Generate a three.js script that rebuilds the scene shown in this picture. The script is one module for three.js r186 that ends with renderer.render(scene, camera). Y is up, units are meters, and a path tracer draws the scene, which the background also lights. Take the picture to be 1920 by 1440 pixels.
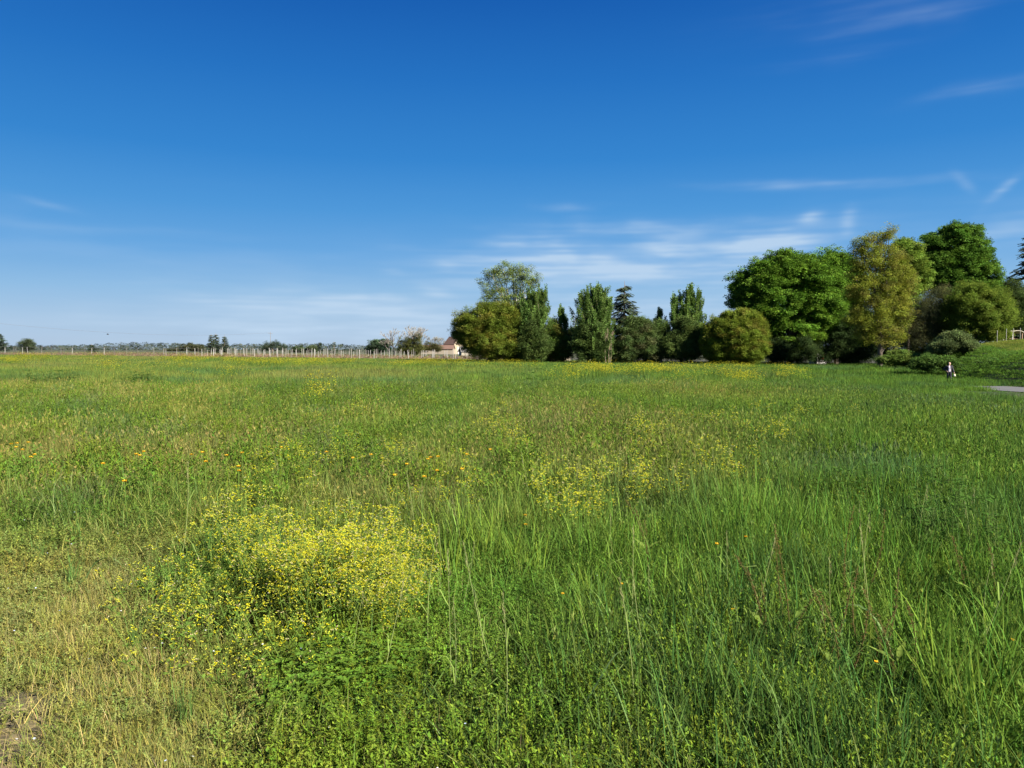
import * as THREE from 'three';
import { MarchingCubes } from 'three/addons/objects/MarchingCubes.js';
import { mergeGeometries } from 'three/addons/utils/BufferGeometryUtils.js';

// ------------------------------------------------------------------ camera, sky, sun, exposure
const scene = new THREE.Scene();
const EYE = 1.6, FOCAL = 1397, HORIZON = 655;                 // focal length and horizon in photograph pixels (1920 x 1440)
const PITCH = Math.atan((720 - HORIZON) / FOCAL);
const camera = new THREE.PerspectiveCamera(2 * Math.atan(720 / FOCAL) * 180 / Math.PI, 4 / 3, 0.05, 6000);
camera.position.set(0, EYE, 0);
camera.rotation.x = -PITCH;
scene.add(camera);

const renderer = new THREE.WebGLRenderer({ antialias: true });
renderer.toneMapping = THREE.LinearToneMapping;
renderer.toneMappingExposure = 3.05;
renderer.shadowMap.enabled = true;
const EXPO = renderer.toneMappingExposure;

// seeded randomness and noise
function rng(seed) { let a = seed >>> 0; return () => { a = (a + 0x6D2B79F5) | 0; let t = Math.imul(a ^ (a >>> 15), 1 | a); t = (t + Math.imul(t ^ (t >>> 7), 61 | t)) ^ t; return ((t ^ (t >>> 14)) >>> 0) / 4294967296; }; }
const hash3 = (x, y, z) => { let h = Math.imul(x, 374761393) + Math.imul(y, 668265263) + Math.imul(z, 1274126177); h = Math.imul(h ^ (h >>> 13), 1103515245); h ^= h >>> 16; return (h >>> 0) / 4294967296; };
function noise3(x, y, z) {
  const xi = Math.floor(x), yi = Math.floor(y), zi = Math.floor(z), xf = x - xi, yf = y - yi, zf = z - zi;
  const u = xf * xf * (3 - 2 * xf), v = yf * yf * (3 - 2 * yf), w = zf * zf * (3 - 2 * zf);
  const l = (a, b, t) => a + (b - a) * t;
  const f = k => l(l(hash3(xi, yi, zi + k), hash3(xi + 1, yi, zi + k), u), l(hash3(xi, yi + 1, zi + k), hash3(xi + 1, yi + 1, zi + k), u), v);
  return l(f(0), f(1), w);
}
function fbm(x, y, z, o = 4) { let s = 0, a = 0.5, t = 0; for (let i = 0; i < o; i++) { s += a * noise3(x, y, z); t += a; a *= 0.5; x = x * 2.03 + 7.1; y = y * 2.03 + 3.7; z = z * 2.03 + 1.9; } return s / t; }
const clamp = (x, a = 0, b = 1) => Math.min(b, Math.max(a, x));
const smooth = (a, b, x) => { const t = clamp((x - a) / (b - a)); return t * t * (3 - 2 * t); };
const mix = (a, b, t) => a + (b - a) * t;
const mix3 = (a, b, t) => [mix(a[0], b[0], t), mix(a[1], b[1], t), mix(a[2], b[2], t)];
const s2l = c => { c /= 255; return c <= 0.04045 ? c / 12.92 : Math.pow((c + 0.055) / 1.055, 2.4); };
const rgb = (r, g, b) => [s2l(r), s2l(g), s2l(b)];

// the sky: clear deep blue paling to the horizon, thin cirrus all round
{
  const W = 3072, H = 1536, data = new Float32Array(W * H * 4);
  const stops = [[-90, 150, 165, 175], [-1, 168, 190, 218], [0.5, 178, 201, 225], [2.2, 168, 199, 228], [4.3, 144, 189, 228], [7, 107, 169, 225], [10.2, 80, 153, 218], [14, 55, 134, 208], [19.5, 38, 114, 194], [24.6, 26, 95, 178], [40, 19, 79, 160], [90, 15, 68, 146]].map(s => [s[0], rgb(s[1], s[2], s[3])]);
  const base = el => { let i = 0; while (i < stops.length - 2 && el > stops[i + 1][0]) i++; const t = clamp((el - stops[i][0]) / (stops[i + 1][0] - stops[i][0])); return mix3(stops[i][1], stops[i + 1][1], t); };
  // single streaks of cirrus: azimuth (right of the view axis), elevation, half length, half thickness (degrees), tilt, strength
  const deg = 180 / Math.PI, streaks = [];
  const px = (x, y, len, th, tilt, a) => streaks.push([Math.atan((x - 960) / FOCAL) * deg, Math.atan((720 - y) / FOCAL) * deg - PITCH * deg, len / 24.4, th / 24.4, tilt, a]);
  px(1450, 460, 66, 11, 0.06, 0.6); px(1400, 475, 150, 16, 0.06, 0.4); px(1290, 432, 230, 13, -0.02, 0.34); px(1180, 480, 300, 30, -0.02, 0.5); px(1150, 508, 260, 20, 0, 0.3); px(1515, 425, 20, 9, 0.1, 0.4);
  px(1585, 436, 14, 16, 0.4, 0.2); px(1868, 408, 24, 9, 0.9, 0.34); px(1795, 388, 16, 10, -0.8, 0.3); px(1600, 372, 210, 7, -0.05, 0.26); px(1835, 240, 90, 9, 0.06, 0.12); px(1690, 107, 130, 9, 0.02, 0.09);
  px(1720, 70, 260, 30, 0.03, 0.05); px(1540, 150, 120, 10, 0.02, 0.04); px(815, 545, 38, 7, -0.16, 0.36); px(845, 532, 70, 8, 0, 0.22); px(740, 516, 24, 6, -0.1, 0.3); px(838, 507, 26, 14, 0, 0.2);
  px(640, 590, 330, 34, -0.05, 0.5); px(430, 620, 420, 24, 0, 0.36); px(600, 560, 260, 22, -0.04, 0.22); px(180, 458, 260, 8, 0, 0.06); px(75, 418, 55, 5, -0.22, 0.1); px(1250, 555, 380, 48, 0, 0.3); px(1100, 500, 300, 40, 0, 0.2); px(1340, 545, 260, 12, 0.02, 0.4); px(1280, 575, 230, 18, 0, 0.42); px(1890, 475, 120, 26, 0, 0.25); px(1060, 395, 45, 6, 0, 0.14);
  const rn = rng(51);
  for (let i = 0; i < 120; i++) { const az = 62 + rn() * 236; streaks.push([az > 180 ? az - 360 : az, 2 + Math.pow(rn(), 1.7) * 26, 2 + rn() * 9, 0.3 + rn() * 0.9, (rn() - 0.5) * 0.3, 0.06 + rn() * 0.18]); }
  for (let j = 0; j < H; j++) {
    const el = ((j + 0.5) / H - 0.5) * 180, b = base(el);
    const near = streaks.filter(s => Math.abs(s[1] - el) < s[3] * 3.2 + Math.abs(s[4]) * s[2] * 2);
    for (let i = 0; i < W; i++) {
      const k = (j * W + i) * 4; let c = b;
      if (el > -0.5 && el < 45) {
        const ph = ((i + 0.5) / W - 0.5) * 2 * Math.PI, X = Math.cos(ph), Z = Math.sin(ph);
        const az = Math.atan2(X, -Z) * deg;
        let a = 0;
        const fine = fbm(X * 9, el * 0.9, Z * 9, 4), fib = fbm(X * 13 + 4, el * 5.5, Z * 13, 4), warp = (fbm(X * 14 + 9, el * 0.5, Z * 14, 3) - 0.5);
        for (const s of near) {
          let da = az - s[0]; if (da > 180) da -= 360; if (da < -180) da += 360;
          if (Math.abs(da) > s[2] * 2.2) continue;
          const u = da / s[2], v = (el - s[1] - da * s[4] + warp * s[3] * 2.4) / s[3];
          a += 0.8 * s[5] * Math.exp(-u * u * 1.4 - v * v) * (0.35 + 1.3 * smooth(0.25, 0.75, fine)) * (0.6 + 0.85 * smooth(0.3, 0.72, fib));
        }
        a += 0.1 * smooth(0.5, 0.8, fbm(X * 5 + 3, el * 0.6, Z * 5, 4)) * smooth(0, 3, el) * (1 - smooth(6, 13, el));
        a = clamp(a, 0, 0.85);
        c = mix3(b, rgb(192, 216, 240), a);
      }
      data[k] = c[0] / EXPO; data[k + 1] = c[1] / EXPO; data[k + 2] = c[2] / EXPO; data[k + 3] = 1;
    }
  }
  const sky = new THREE.DataTexture(data, W, H, THREE.RGBAFormat, THREE.FloatType);
  sky.mapping = THREE.EquirectangularReflectionMapping; sky.magFilter = THREE.LinearFilter; sky.minFilter = THREE.LinearFilter; sky.needsUpdate = true;
  scene.background = sky; scene.environment = sky;
}

const sun = new THREE.DirectionalLight(new THREE.Color(1, 0.95, 0.86), 5);
sun.position.set(84, 70, 64); sun.target.position.set(10, 0, -50); sun.position.add(sun.target.position);
sun.castShadow = true; sun.shadow.mapSize.set(4096, 4096);
Object.assign(sun.shadow.camera, { left: -140, right: 140, top: 140, bottom: -140, near: 1, far: 400 });
scene.add(sun, sun.target);

// ------------------------------------------------------------------ helpers
const used = {};
const numbered = n => { const k = used[n] = (used[n] ?? -1) + 1; return k ? `${n}_${String(k).padStart(3, '0')}` : n; };
function shadows(o) { o.traverse(m => { if (m.isMesh) { m.castShadow = true; m.receiveShadow = true; } }); return o; }
function thing(name, label, category, pos = [0, 0, 0], turn = 0, group) {
  const o = new THREE.Group(); o.name = numbered(name); o.position.set(...pos); o.rotation.y = turn;
  o.userData = { label, category }; if (group) o.userData.group = group;
  scene.add(o); return o;
}
function part(name, geo, mat, parent, kind) { const m = new THREE.Mesh(geo, mat); m.name = name; m.castShadow = m.receiveShadow = true; if (kind) m.userData.kind = kind; parent.add(m); return m; }
function copyOf(o, label, pos, turn = 0, scale = 1) { const c = o.clone(); c.userData = { ...o.userData, label }; c.name = numbered(o.name.replace(/_\d{3}$/, '')); c.position.set(...pos); c.rotation.y = turn; c.scale.setScalar(scale); scene.add(c); return c; }
function setting(name, geo, mat) { const m = new THREE.Mesh(geo, mat); m.name = name; m.userData.kind = 'structure'; m.receiveShadow = m.castShadow = true; scene.add(m); return m; }

// world point seen at a pixel of the photograph, at a given distance in front of the camera
function at(px, py, d) {
  const v = new THREE.Vector3((px - 960) / FOCAL, (720 - py) / FOCAL, -1).applyAxisAngle(new THREE.Vector3(1, 0, 0), -PITCH);
  return v.multiplyScalar(d / -v.z).add(camera.position);
}
const latAt = (px, d) => (px - 960) / FOCAL * d * 1.0;

// terrain: an almost flat field, falling to the lane on the right, with a lawn bank beyond it
const bankEdge = d => 36.5 + 0.45 * Math.max(0, d - 60);
function ground(x, z) {
  const d = -z;
  let y = -0.42 * smooth(10, 110, d) - 0.1 * clamp((d - 110) / 100) - 0.0075 * clamp(x, -160, 120) * clamp(d / 90, 0, 1.3);
  const e = mix(8, 19.5, smooth(40, 60, d)); y -= 0.8 * smooth(e, e + 10, x) * (1 - smooth(70, 84, d));
  const t = x - bankEdge(d);
  if (t > 0) y += 3.9 * t * t / (t * t + 17) * smooth(5, 40, d) * (1 - smooth(140, 260, d));
  return y + 0.05 * (fbm(x * 0.25 + 50, 3, z * 0.25, 2) - 0.5) * smooth(3, 9, Math.hypot(x, z));
}
const roadX = d => d < 50 ? 34 : 34 + 0.026 * (d - 50) ** 2 * (d < 62 ? 1 : 1) - (d > 62 ? 0.013 * (d - 62) ** 2 : 0);

// geometry collector with vertex colours
class G {
  constructor() { this.p = []; this.c = []; this.i = []; }
  v(x, y, z, c) { this.p.push(x, y, z); this.c.push(c[0], c[1], c[2]); return this.p.length / 3 - 1; }
  // tapering ribbon through points; side = unit vector across
  ribbon(pts, w, side, c) {
    let a, b;
    pts.forEach((q, k) => {
      const ww = w[k] / 2;
      if (k === pts.length - 1) { const t = this.v(q[0], q[1], q[2], c); this.i.push(a, b, t); return; }
      const n = this.v(q[0] - side[0] * ww, q[1] - side[1] * ww, q[2] - side[2] * ww, c), m = this.v(q[0] + side[0] * ww, q[1] + side[1] * ww, q[2] + side[2] * ww, c);
      if (k) this.i.push(a, b, m, a, m, n);
      a = n; b = m;
    });
  }
  // pointed leaf folded along its midrib
  leaf(o, dir, up, len, wid, c, fold = 0.25) {
    const d = new THREE.Vector3(...dir).normalize(), s = new THREE.Vector3().crossVectors(d, new THREE.Vector3(...up)).normalize(), n = new THREE.Vector3().crossVectors(s, d);
    const m = [o[0] + d.x * len * 0.45, o[1] + d.y * len * 0.45, o[2] + d.z * len * 0.45];
    const A = this.v(...o, c), B = this.v(m[0] + s.x * wid / 2 + n.x * wid * fold, m[1] + s.y * wid / 2 + n.y * wid * fold, m[2] + s.z * wid / 2 + n.z * wid * fold, c);
    const C = this.v(m[0] - s.x * wid / 2 + n.x * wid * fold, m[1] - s.y * wid / 2 + n.y * wid * fold, m[2] - s.z * wid / 2 + n.z * wid * fold, c), T = this.v(o[0] + d.x * len, o[1] + d.y * len, o[2] + d.z * len, c);
    this.i.push(A, B, T, A, T, C);
  }
  tube(pts, radii, sides, c) {
    const n = pts.length; let prev = null;
    for (let k = 0; k < n; k++) {
      const a = pts[Math.max(0, k - 1)], b = pts[Math.min(n - 1, k + 1)];
      const t = new THREE.Vector3(b[0] - a[0], b[1] - a[1], b[2] - a[2]).normalize(), s = new THREE.Vector3().crossVectors(t, Math.abs(t.y) < 0.9 ? new THREE.Vector3(0, 1, 0) : new THREE.Vector3(1, 0, 0)).normalize(), u = new THREE.Vector3().crossVectors(s, t);
      const ring = [];
      for (let j = 0; j < sides; j++) { const an = j / sides * Math.PI * 2, x = Math.cos(an) * radii[k], y = Math.sin(an) * radii[k]; ring.push(this.v(pts[k][0] + s.x * x + u.x * y, pts[k][1] + s.y * x + u.y * y, pts[k][2] + s.z * x + u.z * y, c)); }
      if (prev) for (let j = 0; j < sides; j++) { const j2 = (j + 1) % sides; this.i.push(prev[j], ring[j], ring[j2], prev[j], ring[j2], prev[j2]); }
      prev = ring;
    }
    const e = this.v(...pts[n - 1], c); for (let j = 0; j < sides; j++) this.i.push(prev[j], e, prev[(j + 1) % sides]);
  }
  box(x0, y0, z0, x1, y1, z1, c = [1, 1, 1]) {
    const q = (a, b, d, e) => { const k = [a, b, d, e].map(p => this.v(...p, c)); this.i.push(k[0], k[1], k[2], k[0], k[2], k[3]); };
    q([x0, y0, z1], [x1, y0, z1], [x1, y1, z1], [x0, y1, z1]); q([x1, y0, z0], [x0, y0, z0], [x0, y1, z0], [x1, y1, z0]);
    q([x1, y0, z1], [x1, y0, z0], [x1, y1, z0], [x1, y1, z1]); q([x0, y0, z0], [x0, y0, z1], [x0, y1, z1], [x0, y1, z0]);
    q([x0, y1, z1], [x1, y1, z1], [x1, y1, z0], [x0, y1, z0]); q([x0, y0, z0], [x1, y0, z0], [x1, y0, z1], [x0, y0, z1]);
    return this;
  }
  quad(a, b, d, e, c = [1, 1, 1]) { const k = [a, b, d, e].map(p => this.v(...p, c)); this.i.push(k[0], k[1], k[2], k[0], k[2], k[3]); return this; }
  tri(a, b, d, c = [1, 1, 1]) { const k = [a, b, d].map(p => this.v(...p, c)); this.i.push(...k); return this; }
  geo() {
    const g = new THREE.BufferGeometry();
    g.setAttribute('position', new THREE.Float32BufferAttribute(this.p, 3)); g.setAttribute('color', new THREE.Float32BufferAttribute(this.c, 3)); g.setIndex(this.i);
    g.computeVertexNormals(); return g;
  }
}
const foliageMat = (through = 0.35, coat = 0.15) => new THREE.MeshPhysicalMaterial({ color: 0xffffff, vertexColors: true, side: THREE.DoubleSide, roughness: 1, transmission: through, thickness: 0, clearcoat: coat, clearcoatRoughness: 0.45, specularIntensity: 0.06 });
const M = {
  grass: foliageMat(0.34, 0.008), herb: foliageMat(0.32, 0.012), leaf: foliageMat(0.32, 0.01), needle: foliageMat(0.1, 0.01), petal: foliageMat(0.45, 0),
  bark: new THREE.MeshStandardMaterial({ vertexColors: true, roughness: 0.95 }),
  plain: new THREE.MeshStandardMaterial({ vertexColors: true, roughness: 0.85 }),
  metal: new THREE.MeshStandardMaterial({ vertexColors: true, roughness: 0.5, metalness: 0.6 }),
};
function instanced(name, geo, mat, list, parent) {             // list: [x,y,z, yaw, sx, sy, tiltX, tiltZ, color]
  const m = new THREE.InstancedMesh(geo, mat, list.length), q = new THREE.Object3D(), col = new THREE.Color();
  q.rotation.order = 'YXZ';
  list.forEach((t, k) => { q.position.set(t[0], t[1], t[2]); q.rotation.set(t[6] || 0, t[3], t[7] || 0); q.scale.set(t[4], t[5], t[4]); q.updateMatrix(); m.setMatrixAt(k, q.matrix); m.setColorAt(k, col.setRGB(t[8][0], t[8][1], t[8][2])); });
  m.name = name; m.userData.kind = 'stuff'; m.castShadow = m.receiveShadow = true; parent.add(m); return m;
}
const jit = (r, c, s) => { const k = 1 + (r() - 0.5) * s; return [c[0] * k * (1 + (r() - 0.5) * s * 0.5), c[1] * k, c[2] * k * (1 + (r() - 0.5) * s * 0.5)]; };

// ------------------------------------------------------------------ ground, lane
const C = { fresh: [0.096, 0.179, 0.023], deep: [0.072, 0.146, 0.019], olive: [0.142, 0.18, 0.034], straw: [0.33, 0.29, 0.11], blue: [0.06, 0.125, 0.04], brown: [0.2, 0.135, 0.05], lime: [0.145, 0.21, 0.02] };
function noiseTexture(size, fn) {
  const d = new Uint8Array(size * size * 4);
  for (let j = 0; j < size; j++) for (let i = 0; i < size; i++) { const c = fn(i / size, j / size), k = (j * size + i) * 4; d[k] = clamp(c[0]) * 255; d[k + 1] = clamp(c[1]) * 255; d[k + 2] = clamp(c[2]) * 255; d[k + 3] = 255; }
  const t = new THREE.DataTexture(d, size, size, THREE.RGBAFormat); t.wrapS = t.wrapT = THREE.RepeatWrapping; t.magFilter = THREE.LinearFilter; t.minFilter = THREE.LinearMipmapLinearFilter; t.generateMipmaps = true; t.needsUpdate = true; return t;
}
// tiling noise on a torus-free blend of two offset samples
const tileN = (u, v, f, o, s) => { const a = fbm(u * f + s, v * f, s, o), b = fbm((u - 1) * f + s, v * f, s, o), c = fbm(u * f + s, (v - 1) * f, s, o), e = fbm((u - 1) * f + s, (v - 1) * f, s, o); return mix(mix(a, b, u), mix(c, e, u), v); };
const soilTex = noiseTexture(512, (u, v) => { const n = tileN(u, v, 24, 4, 5), m = tileN(u, v, 90, 2, 11), k = 0.45 + 0.9 * (n - 0.5) + 0.7 * (m - 0.5); return [k * 1.05, k, k * 0.86]; });
soilTex.colorSpace = THREE.SRGBColorSpace;
{
  const xs = [], zs = [], N = 150;
  for (let i = -N; i <= N; i++) xs.push(Math.sinh(i / N * 5.6) * 1600 / Math.sinh(5.6));
  for (let i = -60; i <= 190; i++) zs.push(-Math.sinh(i / 190 * 6) * 2600 / Math.sinh(6));
  const g = new THREE.BufferGeometry(), p = [], c = [], uv = [], ix = [];
  zs.forEach(z => xs.forEach(x => {
    p.push(x, ground(x, z), z); uv.push(x / 1.7, z / 1.7);
    const d = -z; let col = [0.07, 0.075, 0.025];
    if (d > 121 && x < 0) col = [0.17, 0.12, 0.06];
    if (x > bankEdge(d) - 1 && d > 30 && d < 130) col = [0.12, 0.15, 0.04];
    if (d > 205) col = [0.09, 0.115, 0.03];
    const dry = smooth(-1.1, -1.7, x + (d - 3) * 0.4) * (1 - smooth(2.9, 4, d));
    col = mix3(col, [0.32, 0.27, 0.17], dry);
    const n = 0.7 + 0.6 * fbm(x * 0.7, 1, z * 0.7, 2); c.push(col[0] * n * 2, col[1] * n * 2, col[2] * n * 2);
  }));
  const w = xs.length;
  for (let j = 0; j < zs.length - 1; j++) for (let i = 0; i < w - 1; i++) { const a = j * w + i, b = a + 1, e = a + w, f = e + 1; ix.push(a, b, f, a, f, e); }
  g.setAttribute('position', new THREE.Float32BufferAttribute(p, 3)); g.setAttribute('color', new THREE.Float32BufferAttribute(c, 3)); g.setAttribute('uv', new THREE.Float32BufferAttribute(uv, 2)); g.setIndex(ix); g.computeVertexNormals();
  setting('ground', g, new THREE.MeshStandardMaterial({ map: soilTex, bumpMap: soilTex, bumpScale: 0.02, vertexColors: true, roughness: 1 }));
}
const onRoad = (x, d, m = 0) => d > -25 && d < 54.5 && x - roadX(d) < 2.05 + m && x - roadX(d) > -2.75 - m;
{
  const g = new G(), n = 70; const uv = [];
  for (let j = 0; j <= n; j++) {
    const d = -20 + j / n * 75, cx = roadX(d);
    for (let k = 0; k <= 6; k++) { const x = cx - 2.8 + 4.9 * k / 6; g.v(x, ground(x, -d) + 0.035 + 0.03 * Math.sin(k / 6 * Math.PI), -d, [1, 1, 1]); uv.push(x / 2, d / 2); }
    if (j) for (let k = 0; k < 6; k++) { const a = (j - 1) * 7 + k, b = a + 7; g.i.push(a, a + 1, b + 1, a, b + 1, b); }
  }
  const geo = g.geo(); geo.setAttribute('uv', new THREE.Float32BufferAttribute(uv, 2)); geo.deleteAttribute('color');
  const tex = noiseTexture(256, (u, v) => { const k = 0.62 + 0.5 * (tileN(u, v, 60, 2, 3) - 0.5) + 0.3 * (tileN(u, v, 6, 3, 9) - 0.5); return [k, k, k * 0.98]; });
  setting('road', geo, new THREE.MeshStandardMaterial({ map: tex, bumpMap: tex, bumpScale: 0.006, color: new THREE.Color(0.14, 0.137, 0.133), roughness: 0.95 }));
}

// ------------------------------------------------------------------ meadow: grass and herbs nobody could count
function blade(g, r, x, z, len, w, lean, bend, segs, c, az = r() * 6.283) {
  const pts = [[x, -0.02, z]], ws = [w], tw = az + 1.57 + (r() - 0.5) * 1.2; let a = lean, px = x, py = -0.02, pz = z;
  for (let k = 1; k <= segs; k++) { const t = k / segs; a = lean + bend * t * t; px += Math.sin(a) * Math.cos(az) * len / segs; py += Math.cos(a) * len / segs; pz += Math.sin(a) * Math.sin(az) * len / segs; pts.push([px, py, pz]); ws.push(w * (1 - 0.75 * t * t)); }
  g.ribbon(pts, ws, [Math.cos(tw), 0, Math.sin(tw)], c); return [px, py, pz];
}
function tuft(seed, { r: R, n, len, w, lean = 0.35, bend = 0.9, segs = 3, brown = 0.08, seed: head = 0, pale = 0 }) {
  const g = new G(), r = rng(seed);
  for (let k = 0; k < n; k++) {
    const a = r() * 6.283, q = Math.sqrt(r()) * R, x = Math.cos(a) * q, z = Math.sin(a) * q;
    let c = jit(r, [1, 1, 1], 0.75); if (r() < brown) c = jit(r, [1.45, 1.08, 1.3], 0.5); else if (r() < 0.22) c = jit(r, [1.35, 1.28, 1.1], 0.3);
    const L = mix(len[0], len[1], r() ** 1.3), W = mix(w[0], w[1], r());
    if (r() < pale) c = jit(r, [2.1, 1.75, 2.4], 0.3);
    const tip = blade(g, r, x, z, L, W, r() * lean, r() * bend, segs, c);
    if (r() < head) for (let j = 0; j < 4; j++) { const t = j * W * 2.4; g.leaf([tip[0], tip[1] - t * 0.4, tip[2]], [r() - 0.5, 0.9, r() - 0.5], [r() - 0.5, 0.1, r() - 0.5], W * 5, W * 1.5, jit(r, [1.7, 1.25, 1.6], 0.5)); }
  }
  return g.geo();
}
function herbPatch(seed, { r: R, n, h, leaves, size, aspect = 0.42 }) {
  const g = new G(), r = rng(seed);
  for (let k = 0; k < n; k++) {
    const a = r() * 6.283, q = Math.sqrt(r()) * R, x = Math.cos(a) * q, z = Math.sin(a) * q, H = mix(h[0], h[1], r()), az = r() * 6.283, lean = r() * 0.7;
    const top = [x + Math.sin(lean) * Math.cos(az) * H, Math.cos(lean) * H, z + Math.sin(lean) * Math.sin(az) * H], c = jit(r, [1, 1, 1], 0.5);
    g.ribbon([[x, -0.02, z], [(x + top[0]) / 2, top[1] * 0.55, (z + top[2]) / 2], top], [size * 0.12, size * 0.12, 0], [Math.cos(az + 1.5), 0, Math.sin(az + 1.5)], [c[0] * 1.3, c[1], c[2]]);
    for (let j = 0; j < leaves; j++) {
      const t = 0.25 + 0.75 * (j + r()) / leaves, o = [mix(x, top[0], t), top[1] * (t * 1.1 - 0.1 * t * t), mix(z, top[2], t)], b = r() * 6.283, el = 0.1 + r() * 0.9, s = size * (0.6 + 0.7 * r());
      g.leaf(o, [Math.cos(b) * Math.cos(el), Math.sin(el), Math.sin(b) * Math.cos(el)], [r() - 0.5, 1, r() - 0.5], s, s * aspect, jit(r, c, 0.4));
    }
  }
  return g.geo();
}
function cloverPatch(seed, R, n, size) {
  const g = new G(), r = rng(seed);
  for (let k = 0; k < n; k++) {
    const a = r() * 6.283, q = Math.sqrt(r()) * R, x = Math.cos(a) * q, z = Math.sin(a) * q, H = 0.06 + 0.14 * r(), dx = (r() - 0.5) * 0.06, dz = (r() - 0.5) * 0.06, c = jit(r, [1, 1, 1], 0.45), o = [x + dx, H, z + dz], b = r() * 6.283, tx = (r() - 0.5) * 0.5, tz = (r() - 0.5) * 0.5;
    g.ribbon([[x, -0.02, z], [x + dx * 0.3, H * 0.6, z + dz * 0.3], o], [0.002, 0.002, 0], [Math.cos(b), 0, Math.sin(b)], c);
    for (let j = 0; j < 3; j++) { const e = b + j * 2.09, s = size * (0.8 + 0.4 * r()); g.leaf(o, [Math.cos(e), 0.18 + tx * Math.cos(e) + tz * Math.sin(e), Math.sin(e)], [tx * 0.3, 1, tz * 0.3], s, s * 0.8, c, 0.12); }
  }
  return g.geo();
}
function zone(x, d) {
  const n1 = fbm(x * 0.16 + 11, 2, d * 0.10, 3), n2 = fbm(x * 0.9 + 31, 5, d * 0.6, 3), n3 = fbm(x * 0.5 + 71, 9, d * 0.35, 2), lat = x / Math.max(d, 3);
  const dry = smooth(-0.95, -1.65, x + (d - 3) * 0.4 + (n2 - 0.5) * 1.3) * (1 - smooth(5, 7.2, d + (n3 - 0.5) * 2));
  let green = clamp(0.42 + lat * 0.8 + (n1 - 0.5) * 1.5);
  return { dry, green, n1, n2, n3, lat };
}
function grassTint(z, r) {
  let c = mix3(C.olive, C.fresh, smooth(0.1, 0.6, z.green + (z.n2 - 0.5) * 0.7));
  c = mix3(c, C.deep, 0.75 * smooth(0.55, 1.1, z.green + (z.n3 - 0.5) * 0.6));
  c = mix3(c, C.blue, 0.8 * smooth(0.58, 0.7, z.n3) * (1 - z.dry)); c = mix3(c, [0.05, 0.105, 0.022], 0.8 * smooth(0.54, 0.66, fbm(z.n1 * 9 + 4, z.n3 * 9, z.n2 * 3, 2)));
  c = mix3(c, [0.175, 0.165, 0.05], 0.5 * smooth(0.54, 0.7, z.n1) * (1 - smooth(0.1, 0.5, z.lat)));
  c = mix3(c, [0.25, 0.24, 0.065], 0.5 * z.dry);
  return jit(r, c, 0.3);
}
function scatter(r, d0, d1, step, fn, spread = 0.8, pad = 1.2) {
  for (let d = d0; d < d1; d += step * 0.9) { const hw = d * spread + pad; for (let x = -hw; x < hw; x += step) fn(x + (r() - 0.5) * step, d + (r() - 0.5) * step); }
}
const lawn = (x, d) => x - bankEdge(d) > 6.5;
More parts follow.
